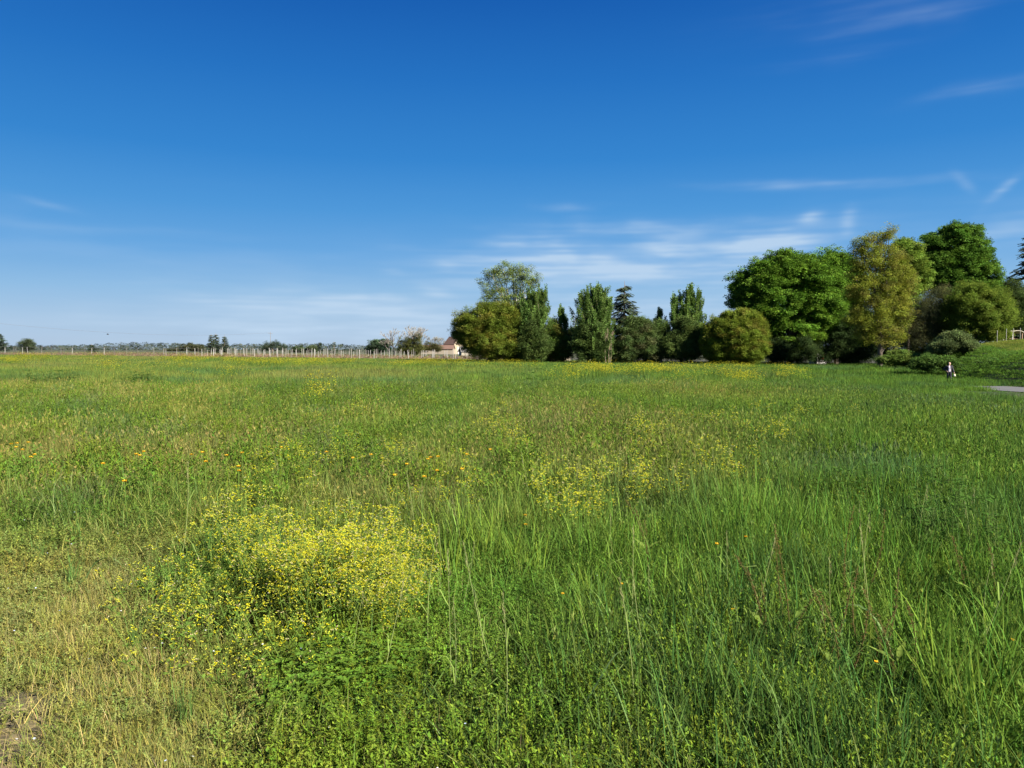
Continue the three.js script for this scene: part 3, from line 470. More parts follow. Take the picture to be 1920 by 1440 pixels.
broadTree('maple_tree', 'tallest dark green tree on the right with a rounded upright crown', 'tree', { px: 1795, d: 108, lobes: [[1780, 460, 40, 34], [1820, 470, 36, 42], [1752, 490, 30, 40], [1795, 500, 52, 36], [1840, 520, 30, 34], [1765, 530, 42, 34], [1820, 545, 46, 36], [1795, 440, 26, 18], [1755, 510, 26, 36]], tint: T.oak, seed: 27, group: WOOD, trunk: 0.36, clump: 0.95, per: 22, density: 0.66, hollow: 0.4 });
broadTree('hawthorn_tree', 'rounded olive-green fine-leaved tree below the tallest tree', 'tree', { px: 1825, d: 93, lobes: [[1830, 575, 50, 40], [1850, 605, 44, 38], [1800, 590, 34, 36], [1830, 620, 40, 26], [1868, 590, 26, 40]], leaf: S.small, tint: [0.155, 0.215, 0.03], seed: 28, group: WOOD, trunk: 0.2, clump: 0.9, per: 26 });
broadTree('bramble_thicket', 'brown twiggy thicket between the willow and the rounded tree', 'shrub', { px: 1740, d: 95, lobes: [[1735, 600, 34, 40], [1760, 575, 26, 36], [1715, 625, 30, 34], [1765, 625, 28, 36], [1740, 645, 34, 20]], leaf: S.fine, tint: [0.125, 0.13, 0.045], seed: 29, group: WOOD, trunk: 0.14, clump: 1.0, per: 24, tones: [[0.069, 0.077, 0.034], 0.4] });
broadTree('conifer_shrub', 'low spreading grey-green conifer on the bank above the walker', 'shrub', { px: 1788, d: 82, lobes: [[1785, 648, 34, 13], [1765, 655, 20, 10], [1812, 652, 22, 11], [1790, 636, 22, 10]], leaf: S.small, tint: [0.120, 0.163, 0.056], seed: 30, group: WOOD, stem: false, clump: 0.55, per: 22, density: 1.2 });
spruce('spruce_tree', 'dark drooping spruce cut by the right edge of the picture', { px: 1932, d: 112, top: 425, half: 74, tint: T.spruce.map(v => v * 0.9), seed: 31, group: WOOD, tiers: 18, open: 0.1, lowest: 0.1, droop: 0.34 });
broadTree('hedge_shrub', 'dark evergreen shrub between the rounded tree and the drooping spruce', 'shrub', { px: 1895, d: 108, lobes: [[1890, 560, 26, 34], [1905, 590, 26, 36], [1885, 610, 20, 20]], leaf: S.small, tint: [0.077, 0.116, 0.030], seed: 32, group: WOOD, trunk: 0.16, clump: 0.9, per: 24 });
broadTree('bramble_mound', 'pale green bramble mound at the foot of the willow', 'shrub', { px: 1692, d: 84, lobes: [[1690, 672, 26, 10], [1715, 678, 22, 8], [1668, 677, 16, 7]], leaf: S.small, tint: [0.146, 0.215, 0.039], seed: 33, group: WOOD, stem: false, clump: 0.5, per: 20, density: 1.4 });
broadTree('bramble_mound', 'dark green bramble mound directly behind the walker', 'shrub', { px: 1752, d: 75, lobes: [[1745, 682, 22, 12], [1770, 684, 20, 10], [1728, 686, 14, 8]], leaf: S.small, tint: [0.086, 0.155, 0.030], seed: 34, group: WOOD, stem: false, clump: 0.5, per: 20, density: 1.4 });
broadTree('bramble_mound', 'bushy green weeds with dark hollows on the bank beyond the lane', 'shrub', { px: 1875, d: 64, lobes: [[1850, 690, 22, 9], [1880, 694, 22, 10], [1908, 688, 24, 14], [1940, 690, 30, 14]], leaf: S.small, tint: [0.086, 0.155, 0.030], seed: 35, group: WOOD, stem: false, clump: 0.45, per: 20, density: 1.4 });

// distant trees over the vineyard, left to right
const G3 = [0.07, 0.1, 0.06];
spruce('cedar_tree', 'dark conifer cut by the left edge of the picture', { px: -4, d: 230, top: 620, half: 22, tint: G3, seed: 41, group: FAR, tiers: 9, open: 0.15, lowest: 0.2 });
broadTree('distant_tree', 'small round green tree near the left edge behind the trellis', 'tree', { px: 50, d: 190, lobes: [[50, 646, 12, 8], [44, 651, 8, 8], [58, 652, 8, 7]], leaf: S.small, tint: [0.086, 0.112, 0.052], seed: 42, group: FAR, clump: 0.9, per: 16, trunk: 0.12 });
spruce('cedar_tree', 'small dark conifer standing in the trellis rows at far left', { px: 173, d: 230, top: 644, half: 9, tint: G3, seed: 43, group: FAR, tiers: 7, lowest: 0.15 });
broadTree('distant_tree', 'low green tree clump left of the three distant spruces', 'tree', { px: 350, d: 300, lobes: [[355, 652, 14, 7], [372, 654, 12, 7], [335, 657, 10, 5], [318, 658, 8, 4]], leaf: S.broad, tint: [0.095, 0.103, 0.052], seed: 44, group: FAR, stem: false, clump: 1.2, per: 14 });
spruce('spruce_tree', 'leftmost of the three distant dark spruces', { px: 397, d: 250, top: 625, half: 11, tint: G3, seed: 45, group: FAR, tiers: 11 });
spruce('spruce_tree', 'middle one of the three distant dark spruces', { px: 406, d: 254, top: 624, half: 11, tint: G3, seed: 46, group: FAR, tiers: 11 });
spruce('spruce_tree', 'rightmost of the three distant dark spruces, standing apart', { px: 422, d: 250, top: 627, half: 10, tint: G3, seed: 47, group: FAR, tiers: 11 });
broadTree('flat_cedar_tree', 'flat-topped dark cedar around the thin distant mast', 'tree', { px: 512, d: 260, lobes: [[502, 649, 12, 5], [514, 644, 10, 3], [526, 651, 10, 5], [495, 656, 8, 4], [533, 655, 6, 4]], leaf: S.small, tint: G3, seed: 48, group: FAR, clump: 1.0, per: 18, trunk: 0.2 });
broadTree('distant_tree', 'low round distant tree right of the flat-topped cedar', 'tree', { px: 561, d: 300, lobes: [[561, 656, 13, 6], [553, 658, 8, 4]], leaf: S.broad, tint: [0.095, 0.129, 0.060], seed: 49, group: FAR, stem: false, clump: 1.2, per: 16 });
broadTree('distant_tree', 'low round distant tree beside the small cypress', 'tree', { px: 586, d: 290, lobes: [[586, 655, 11, 6], [578, 658, 7, 4]], leaf: S.broad, tint: [0.112, 0.146, 0.060], seed: 50, group: FAR, stem: false, clump: 1.2, per: 16 });
poplar('small dark distant cypress above the vine posts', { px: 600, d: 280, columns: [[600, 643, 4]], tint: G3, seed: 51, group: FAR, n: 20 });
spruce('cedar_tree', 'thin distant conifer left of the bare trees', { px: 627, d: 270, top: 638, half: 8, tint: G3.map(v => v * 1.3), seed: 52, group: FAR, tiers: 7, open: 0.2 });
broadTree('distant_tree', 'blue-green rounded tree left of the pale bare trees', 'tree', { px: 710, d: 210, lobes: [[708, 650, 18, 11], [722, 648, 12, 10], [696, 655, 10, 8]], leaf: S.broad, tint: [0.095, 0.146, 0.077], seed: 53, group: FAR, clump: 1.0, per: 20 });
bareTree('bare_tree', 'pale grey leafless tree leaning left behind the vine posts', { px: 745, d: 205, stems: [[738, 617, -0.1, 0.22], [728, 628, -0.25, 0.14]], tint: [0.215, 0.189, 0.155], seed: 54, spread: 0.6, levels: 5, twig: 0.035, group: FAR });
bareTree('bare_tree', 'pale grey leafless tree with a tall rounded twiggy crown', { px: 775, d: 205, stems: [[768, 609, -0.04, 0.24], [782, 606, 0.05, 0.22], [790, 620, 0.15, 0.14]], tint: [0.224, 0.198, 0.155], seed: 55, spread: 0.6, levels: 5, twig: 0.035, group: FAR });
broadTree('ivy_thicket', 'green ivy on the trunks of the pale bare trees', 'shrub', { px: 770, d: 204, lobes: [[754, 650, 9, 14], [766, 650, 7, 18], [782, 648, 9, 20], [778, 655, 14, 10]], leaf: S.small, tint: [0.120, 0.133, 0.039], seed: 56, group: FAR, clump: 0.9, per: 18 });
bareTree('bare_tree', 'small leafless tree just left of the tiled farmhouse', { px: 815, d: 240, stems: [[812, 630, -0.05, 0.13], [822, 632, 0.1, 0.1]], tint: [0.206, 0.189, 0.146], seed: 57, spread: 0.5, levels: 5, twig: 0.035, group: FAR });
broadTree('distant_tree', 'olive green shrubs in front of the long tiled building', 'shrub', { px: 805, d: 238, lobes: [[805, 650, 14, 7], [820, 652, 12, 8], [795, 655, 10, 6]], leaf: S.small, tint: [0.112, 0.107, 0.039], seed: 58, group: FAR, stem: false, clump: 1.0, per: 16 });
broadTree('distant_tree', 'dark green tree behind the tiled farmhouse', 'tree', { px: 868, d: 340, lobes: [[845, 648, 12, 8], [872, 656, 12, 9], [884, 652, 14, 12]], leaf: S.broad, tint: [0.052, 0.073, 0.030], seed: 59, group: FAR, stem: false, clump: 1.5, per: 18 });
{ // low wooded horizon that reads as one mass
  const r = rng(404), list = [];
  for (let k = 0; k < 9000; k++) { const d = 380 + r() * 60, x = -420 + r() * 720, h = 0.8 + 4.2 * fbm(x * 0.03, 3, 1, 3); list.push([x, ground(x, -d) + r() * h, -d, r() * 6.283, 1.8 + r() * 1.2, 1.4 + r(), r() - 0.5, r() - 0.5, jit(r, [0.075, 0.09, 0.06], 0.5)]); }
  instanced('distant_woodland', S.broad[0], M.leaf, list, scene);
}
console.log('trees built');

// ------------------------------------------------------------------ vineyard
{
  const GV = 'vineyard trellis posts at the far edge of the field', r = rng(90), tones = [[0.24, 0.22, 0.19], [0.3, 0.285, 0.26], [0.18, 0.16, 0.14], [0.1, 0.085, 0.075], [0.36, 0.34, 0.31]];
  const protos = tones.map((c, k) => { const g = new G(), q = rng(k + 5); g.tube([[0, -0.3, 0], [0.01, 0.6, 0], [0, 1.2, 0.01], [0.01, 1.72, 0]], [0.036, 0.034, 0.031, 0.028], 6, c); return g.geo(); });
  const caps = tones.map(c => { const g = new G(); g.tube([[0.01, 1.7, 0], [0.01, 1.74, 0]], [0.029, 0.022], 6, c.map(v => v * 1.15)); return g.geo(); });
  const post = (x, d, k, h, lean, thick, label, name = 'vineyard_post') => { const t = thing(name, label, 'post', [x, ground(x, -d), -d], r() * 6.28, GV); t.rotation.z = lean; t.scale.set(thick, h, thick); part('shaft', protos[k], M.bark, t); part('cut_top', caps[k], M.bark, t); };
  const mark = (x, d) => { const p = 960 + x / d * FOCAL; return p < 385 ? 'left of the distant spruces' : p < 440 ? 'below the distant spruces' : p < 485 ? 'between spruces and cedar' : p < 540 ? 'below the flat-topped cedar' : p < 615 ? 'near the small cypress' : p < 690 ? 'left of the blue-green tree' : p < 735 ? 'below the blue-green tree' : p < 800 ? 'below the bare trees' : 'before the farm buildings'; };
  const wood = () => [0, 1, 1, 2, 0, 4][r() * 6 | 0];
  // left stretch: a single run of posts across the view
  const left = [10, 26, 31, 43, 53, 78, 96, 115, 121, 136, 160, 172, 196, 215, 238, 258, 289, 307];
  left.forEach((px, i) => post(latAt(px, 140 + (i % 3) * 0.4), 140 + (i % 3) * 0.4, [4, 3, 3, 1, 1, 2, 3, 2, 3, 1, 3, 4, 4, 3, 2, 3, 0, 0][i], 0.86 + r() * 0.16, (r() - 0.5) * 0.22, i % 4 === 1 ? 1.3 : 1, 'weathered wooden trellis post in the sparse left-hand run'));
  // main block: rows running away from the field
  for (let row = 0; row < 27; row++) {
    const x0 = latAt(315, 132) + row * 2.05 + (r() - 0.5) * 1.1;
    for (let k = 0; k < 8; k++) { const d = 130 + k * 5.4 + r() * 0.8, x = x0 - k * 0.55 + (r() - 0.5) * 0.5; if (x > latAt(885, d)) continue; post(x, d, wood(), 0.78 + r() * 0.34, (r() - 0.5) * 0.1, k ? 0.85 : 1.25, (k ? 'pale wooden trellis post inside the vine rows ' : 'stout end post at the near end of a vine row ') + mark(x, d), k ? 'vineyard_post' : 'vineyard_end_post'); }
  }
  const dk = latAt(858, 128); post(dk, 128, 3, 1.0, 0, 1.7, 'thick dark post in front of the low barn');
  // trellis wires along the left run
  [1.6, 1.05].forEach((h, k) => { const g = new G(), pts = []; for (let i = 0; i <= 24; i++) { const x = latAt(-60, 140) + i * 1.75; pts.push([x, ground(x, -140) + h, -140.2]); } g.tube(pts, pts.map(() => 0.014), 4, [0.22, 0.22, 0.23]); const t = thing('trellis_wire', k ? 'lower wire strung along the sparse left-hand posts' : 'upper wire strung along the sparse left-hand posts', 'wire', [0, 0, 0], 0, 'trellis wires'); part('wire', g.geo(), M.metal, t); });
  // budding vine stocks
  const v = new G(), q = rng(8); for (let k = 0; k < 7; k++) limb(v, q, [(q() - 0.5) * 0.8, 0, (q() - 0.5) * 0.3], [(q() - 0.5) * 1.2, 0.45 + q() * 0.3, (q() - 0.5) * 0.4], 0.05, 0.02, [0.16, 0.1, 0.06], 0.4, 3, 4);
  for (let k = 0; k < 26; k++) v.leaf([(q() - 0.5) * 1.3, 0.3 + q() * 0.5, (q() - 0.5) * 0.5], [q() - 0.5, q() - 0.3, q() - 0.5], [0, 1, 0], 0.13, 0.1, q() < 0.4 ? [0.12, 0.15, 0.04] : [0.17, 0.1, 0.06]);
  const list = []; for (let row = 0; row < 46; row++) for (let k = 0; k < 40; k++) { const d = 128 + k * 1.5, x = latAt(-40, 130) + row * 2.05 - (d - 130) * 0.1 + (q() - 0.5) * 0.2; if (x > latAt(890, d)) continue; list.push([x, ground(x, -d), -d, q() * 6.28, 0.9 + q() * 0.4, 0.55 + q() * 0.35, 0, 0, jit(q, [1, 1, 1], 0.4)]); }
  instanced('vine_stocks', v.geo(), M.plain, list, scene);
}

// ------------------------------------------------------------------ buildings
const wallTex = noiseTexture(256, (u, v) => { const k = 0.8 + 0.35 * (tileN(u, v, 14, 4, 21) - 0.5) + 0.15 * (tileN(u, v, 70, 2, 5) - 0.5); return [k, k * 0.985, k * 0.95]; });
const roofTex = noiseTexture(256, (u, v) => { const k = 0.72 + 0.6 * (tileN(u, v, 30, 3, 31) - 0.5); return [k, k * 0.96, k * 0.94]; });
const mat = (r, g, b, tex, rough = 0.9) => new THREE.MeshStandardMaterial({ color: new THREE.Color(r, g, b), map: tex || null, roughness: rough });
const B = { stone: mat(0.36, 0.29, 0.2, wallTex), pale: mat(0.437, 0.386, 0.302, wallTex), tile: mat(0.17, 0.1, 0.072, roofTex), slate: mat(0.319, 0.311, 0.302, roofTex), white: mat(0.45, 0.43, 0.39), dark: mat(0.029, 0.027, 0.025), wood: mat(0.252, 0.168, 0.101, roofTex), render: mat(0.3, 0.25, 0.19, wallTex), brown: mat(0.101, 0.071, 0.059, roofTex), red: mat(0.420, 0.050, 0.042) };
function uvWorld(geo) { const p = geo.attributes.position, uv = []; for (let i = 0; i < p.count; i++) uv.push((p.getX(i) + p.getZ(i)) / 3, p.getY(i) / 3 + p.getZ(i) / 9); geo.setAttribute('uv', new THREE.Float32BufferAttribute(uv, 2)); geo.deleteAttribute('color'); return geo; }
const boxG = (...a) => uvWorld(new G().box(...a).geo());
// gabled house, ridge along z, gable at +z
function gabled(t, w, l, eave, ridge, wall, roof, over = 0.25) {
  const g = new G(); g.box(-w / 2, -0.5, -l / 2, w / 2, eave, l / 2);
  for (const z of [l / 2, -l / 2]) { const a = [-w / 2, eave, z], b = [w / 2, eave, z], c = [0, ridge, z]; z > 0 ? g.tri(a, b, c) : g.tri(b, a, c); }
  part('wall', uvWorld(g.geo()), wall, t);
  const s = (ridge - eave) / (w / 2), ro = new G();
  for (const k of [-1, 1]) { const x1 = k * (w / 2 + over), y1 = eave - over * s, z0 = -l / 2 - over, z1 = l / 2 + over, th = 0.14; ro.quad([0, ridge + th, z0], [0, ridge + th, z1], [x1, y1 + th, z1], [x1, y1 + th, z0]); ro.quad([0, ridge + 0.01, z0], [0, ridge + 0.01, z1], [x1, y1 + 0.01, z1], [x1, y1 + 0.01, z0]); ro.quad([x1, y1 + 0.01, z0], [x1, y1 + th, z0], [x1, y1 + th, z1], [x1, y1 + 0.01, z1]); for (const z of [z0, z1]) ro.quad([0, ridge + 0.01, z], [0, ridge + th, z], [x1, y1 + th, z], [x1, y1 + 0.01, z]); }
  const rp = part('roof', uvWorld(ro.geo()), roof, t);
  const rt = new G(); rt.tube([[0, ridge + 0.14, -l / 2 - over], [0, ridge + 0.14, l / 2 + over]], [0.13, 0.13], 8, [1, 1, 1]); part('ridge_tile', uvWorld(rt.geo()), roof, rp);
  return rp;
}
{
  const d = 300, x = latAt(852, d), t = thing('farmhouse', 'small tall stone farmhouse with red tiled gable roof left of the hedge', 'house', [x, ground(x, -d) - 0.2, -d], 0.75);
  gabled(t, 5.2, 6.4, 4.3, 7.0, B.stone, B.tile, 0.3);
  part('string_course', boxG(-2.66, 4.2, 3.2, 2.66, 4.36, 3.27), B.pale, t);
  const s = part('door', boxG(-0.95, 0, 3.2, 0.95, 3.0, 3.25), B.white, t); part('lintel', boxG(-1.15, 3.0, 3.2, 1.15, 3.25, 3.28), B.pale, s); part('shutter_gap', boxG(-0.03, 0, 3.25, 0.03, 3.0, 3.256), B.dark, s);
  const oc = new THREE.CylinderGeometry(0.34, 0.34, 0.06, 20); oc.rotateX(Math.PI / 2); oc.translate(0, 5.45, 3.22); const o = part('window', oc, B.dark, t); const ring = new THREE.TorusGeometry(0.36, 0.07, 8, 24); ring.translate(0, 5.45, 3.25); part('frame', ring, B.pale, o);
  for (const z of [-1.5, 1.3]) { const w = part('window', boxG(-2.64, 1.3, z - 0.45, -2.6, 2.7, z + 0.45), B.dark, t); part('sill', boxG(-2.72, 1.18, z - 0.55, -2.6, 1.3, z + 0.55), B.pale, w); }
}
{
  const d = 285, x = latAt(818, d), t = thing('farm_building', 'long low beige building with red tiled roof behind the vine posts', 'building', [x, ground(x, -d), -d], Math.PI / 2 - 0.06);
  gabled(t, 5, 13.5, 2.0, 3.3, B.render, B.tile, 0.3);
  for (let k = 0; k < 5; k++) { const w = part('window', boxG(2.5, 1.1, -5.4 + k * 2.6, 2.53, 1.75, -4.3 + k * 2.6), B.dark, t); part('sill', boxG(2.5, 1.0, -5.5 + k * 2.6, 2.6, 1.1, -4.2 + k * 2.6), B.pale, w); }
}
{
  const d = 225, x = latAt(882, d), t = thing('barn', 'low barn with pale grey roof and dark openings beside the hedge', 'barn', [x, ground(x, -d) - 0.1, -d], Math.PI / 2 + 0.25);
  gabled(t, 4.6, 6.2, 1.5, 2.7, B.pale, B.slate, 0.3);
  for (let k = 0; k < 4; k++) part('opening', boxG(2.3, 0.75, -2.6 + k * 1.4, 2.33, 1.3, -1.7 + k * 1.4), B.dark, t);
}
{
  const d = 122, x = latAt(1030, d), t = thing('house', 'pale rendered house with dark tiled roof hidden behind the hedge', 'house', [x, ground(x, -d), -d], Math.PI / 2);
  gabled(t, 6, 6.4, 3.2, 5.0, B.render, B.brown, 0.35);
  part('chimney', boxG(-0.3, 4.6, 1.6, 0.3, 5.6, 2.2), B.stone, t);
  const w = part('window', boxG(3.0, 1.1, 0.8, 3.04, 2.3, 2.0), B.dark, t); part('sill', boxG(3.0, 1.0, 0.7, 3.1, 1.1, 2.1), B.white, w);
}
{
  const d = 108, x = latAt(1533, d), t = thing('garden_shed', 'small white and red shed glimpsed in the shade under the broad tree', 'shed', [x, ground(x, -d) - 0.2, -d], 0.35);
  gabled(t, 1.7, 1.6, 2.1, 2.6, B.white, B.tile, 0.12); const dr = part('door', boxG(-0.1, 1.1, 0.8, 0.45, 2.0, 0.84), B.red, t); part('handle', boxG(0.32, 1.5, 0.84, 0.37, 1.56, 0.88), B.dark, dr);
}
{
  const d = 94, x = latAt(1897, d), y = ground(x, -d), t = thing('garden_shelter', 'small open garden shelter with white post under the dark spruce', 'shelter', [x, y, -d], 0.3);
  for (const [px, pz] of [[-0.8, 0.6], [0.8, 0.6], [-0.8, -0.6], [0.8, -0.6]]) part('post', boxG(px - 0.06, -0.2, pz - 0.06, px + 0.06, 1.05, pz + 0.06), px < 0 ? B.white : B.wood, t);
  const g = new G(); for (let k = 0; k < 8; k++) { const a = k / 8 * Math.PI, b = (k + 1) / 8 * Math.PI; g.quad([-Math.cos(a), 1.02 + 0.35 * Math.sin(a), 0.75], [-Math.cos(b), 1.02 + 0.35 * Math.sin(b), 0.75], [-Math.cos(b), 1.02 + 0.35 * Math.sin(b), -0.75], [-Math.cos(a), 1.02 + 0.35 * Math.sin(a), -0.75]); g.quad([-Math.cos(a), 1.08 + 0.35 * Math.sin(a), -0.75], [-Math.cos(b), 1.08 + 0.35 * Math.sin(b), -0.75], [-Math.cos(b), 1.08 + 0.35 * Math.sin(b), 0.75], [-Math.cos(a), 1.08 + 0.35 * Math.sin(a), 0.75]); g.quad([-Math.cos(a), 1.02 + 0.35 * Math.sin(a), 0.75], [-Math.cos(b), 1.02 + 0.35 * Math.sin(b), 0.75], [-Math.cos(b), 1.08 + 0.35 * Math.sin(b), 0.75], [-Math.cos(a), 1.08 + 0.35 * Math.sin(a), 0.75]); }
  part('roof', uvWorld(g.geo()), B.pale, t); part('bench', boxG(-0.65, 0.35, -0.4, 0.65, 0.42, 0.1), B.wood, t);
}
// lawn fence
[[1868, 83], [1885, 85], [1898, 87], [1911, 88], [1928, 90]].forEach(([px, d], i) => { const x = latAt(px, d), t = thing('fence_post', ['leftmost', 'second from left', 'third from left', 'fourth from left', 'rightmost'][i] + ' of the slim fence posts on the lawn bank', 'post', [x, ground(x, -d), -d], 0, 'slim fence posts on the lawn'); const g = new G(); g.tube([[0, -0.3, 0], [0, 1.45, 0]], [0.035, 0.03], 6, [0.25, 0.23, 0.2]); part('shaft', g.geo(), M.bark, t); const c = new G(); c.tube([[0, 1.45, 0], [0, 1.5, 0]], [0.045, 0.03], 6, [0.3, 0.3, 0.3]); part('cap', c.geo(), M.bark, t); });

// mast, overhead line and bird over the vineyard
{
  const d = 262, x = latAt(508, d), y = ground(x, -d), top = at(508, 622, d).y - y, t = thing('utility_pole', 'thin tall mast rising above the flat-topped cedar', 'pole', [x, y, -d]);
  const g = new G(); g.tube([[0, -0.5, 0], [0, top, 0]], [0.11, 0.07], 8, [0.16, 0.145, 0.13]); part('pole', g.geo(), M.bark, t);
  const c = new G(); c.box(-0.7, top - 0.72, -0.05, 0.7, top - 0.62, 0.05, [0.14, 0.13, 0.12]); part('crossarm', c.geo(), M.bark, t);
  for (const k of [-0.8, 0, 0.8]) { const i = new G(); i.tube([[k, top - 0.6, 0], [k, top - 0.3, 0]], [0.05, 0.04], 8, [0.2, 0.2, 0.2]); part('insulator', i.geo(), M.plain, t); }
  const a = [x, y + top - 0.3, -d], p = at(-160, 588, 150), pts = []; for (let k = 0; k <= 40; k++) { const s = k / 40; pts.push([mix(a[0], p.x, s), mix(a[1], p.y, s) - 3.2 * 4 * s * (1 - s) * 0.72, mix(a[2], p.z, s)]); }
  const w = new G(); w.tube(pts, pts.map(() => 0.018), 4, [0.12, 0.12, 0.13]); const wt = thing('overhead_cable', 'thin overhead cable sagging across the low left sky', 'cable'); part('cable', w.geo(), M.plain, wt);
  const p2 = thing('utility_pole', 'far pole carrying the overhead cable out of the frame', 'pole', [p.x, ground(p.x, p.z), p.z]); const h2 = p.y - p2.position.y + 0.2, g2 = new G(); g2.tube([[0, -0.5, 0], [0, h2, 0]], [0.14, 0.09], 8, [0.3, 0.27, 0.24]); part('pole', g2.geo(), M.bark, p2); const c2 = new G(); c2.box(-0.7, h2 - 0.4, -0.06, 0.7, h2 - 0.28, 0.06, [0.28, 0.26, 0.24]); part('crossarm', c2.geo(), M.bark, p2);
  const b = at(202, 627, 120), bt = thing('flying_bird', 'small dark bird flying low over the vineyard on the left', 'bird', [b.x, b.y, b.z], 0.5), bb = new THREE.SphereGeometry(1, 14, 10); { const q = bb.attributes.position; for (let i = 0; i < q.count; i++) { const X = q.getX(i); q.setXYZ(i, X * 0.17 + (X > 0.8 ? 0.02 : 0), q.getY(i) * 0.06 * (1.1 - 0.5 * Math.max(0, -X)), q.getZ(i) * 0.06 * (1.1 - 0.5 * Math.max(0, -X))); } bb.computeVertexNormals(); }
  const dm = new THREE.MeshStandardMaterial({ color: new THREE.Color(0.03, 0.03, 0.035), roughness: 0.8 }); part('body', bb, dm, bt);
  for (const s of [-1, 1]) { const wg = new G(); const W = [[0.1, 0.02, 0], [-0.08, 0.02, 0], [-0.1, 0.12, s * 0.17], [0.06, 0.13, s * 0.17], [-0.13, 0.1, s * 0.36]]; const th = 0.008; for (const o of [0, th]) { wg.quad([W[0][0], W[0][1] + o, W[0][2]], [W[1][0], W[1][1] + o, W[1][2]], [W[2][0], W[2][1] + o, W[2][2]], [W[3][0], W[3][1] + o, W[3][2]]); wg.tri([W[3][0], W[3][1] + o, W[3][2]], [W[2][0], W[2][1] + o, W[2][2]], [W[4][0], W[4][1] + o, W[4][2]]); } const wm = part('wing', wg.geo(), dm, bt); wm.geometry.deleteAttribute('color'); }
  const tg = new G(); tg.tri([-0.14, 0.01, 0], [-0.3, 0.01, 0.05], [-0.3, 0.01, -0.05]); tg.tri([-0.14, 0.016, 0], [-0.3, 0.016, -0.05], [-0.3, 0.016, 0.05]); tg.geo(); part('tail', tg.geo(), dm, bt);
}
console.log('built structures');

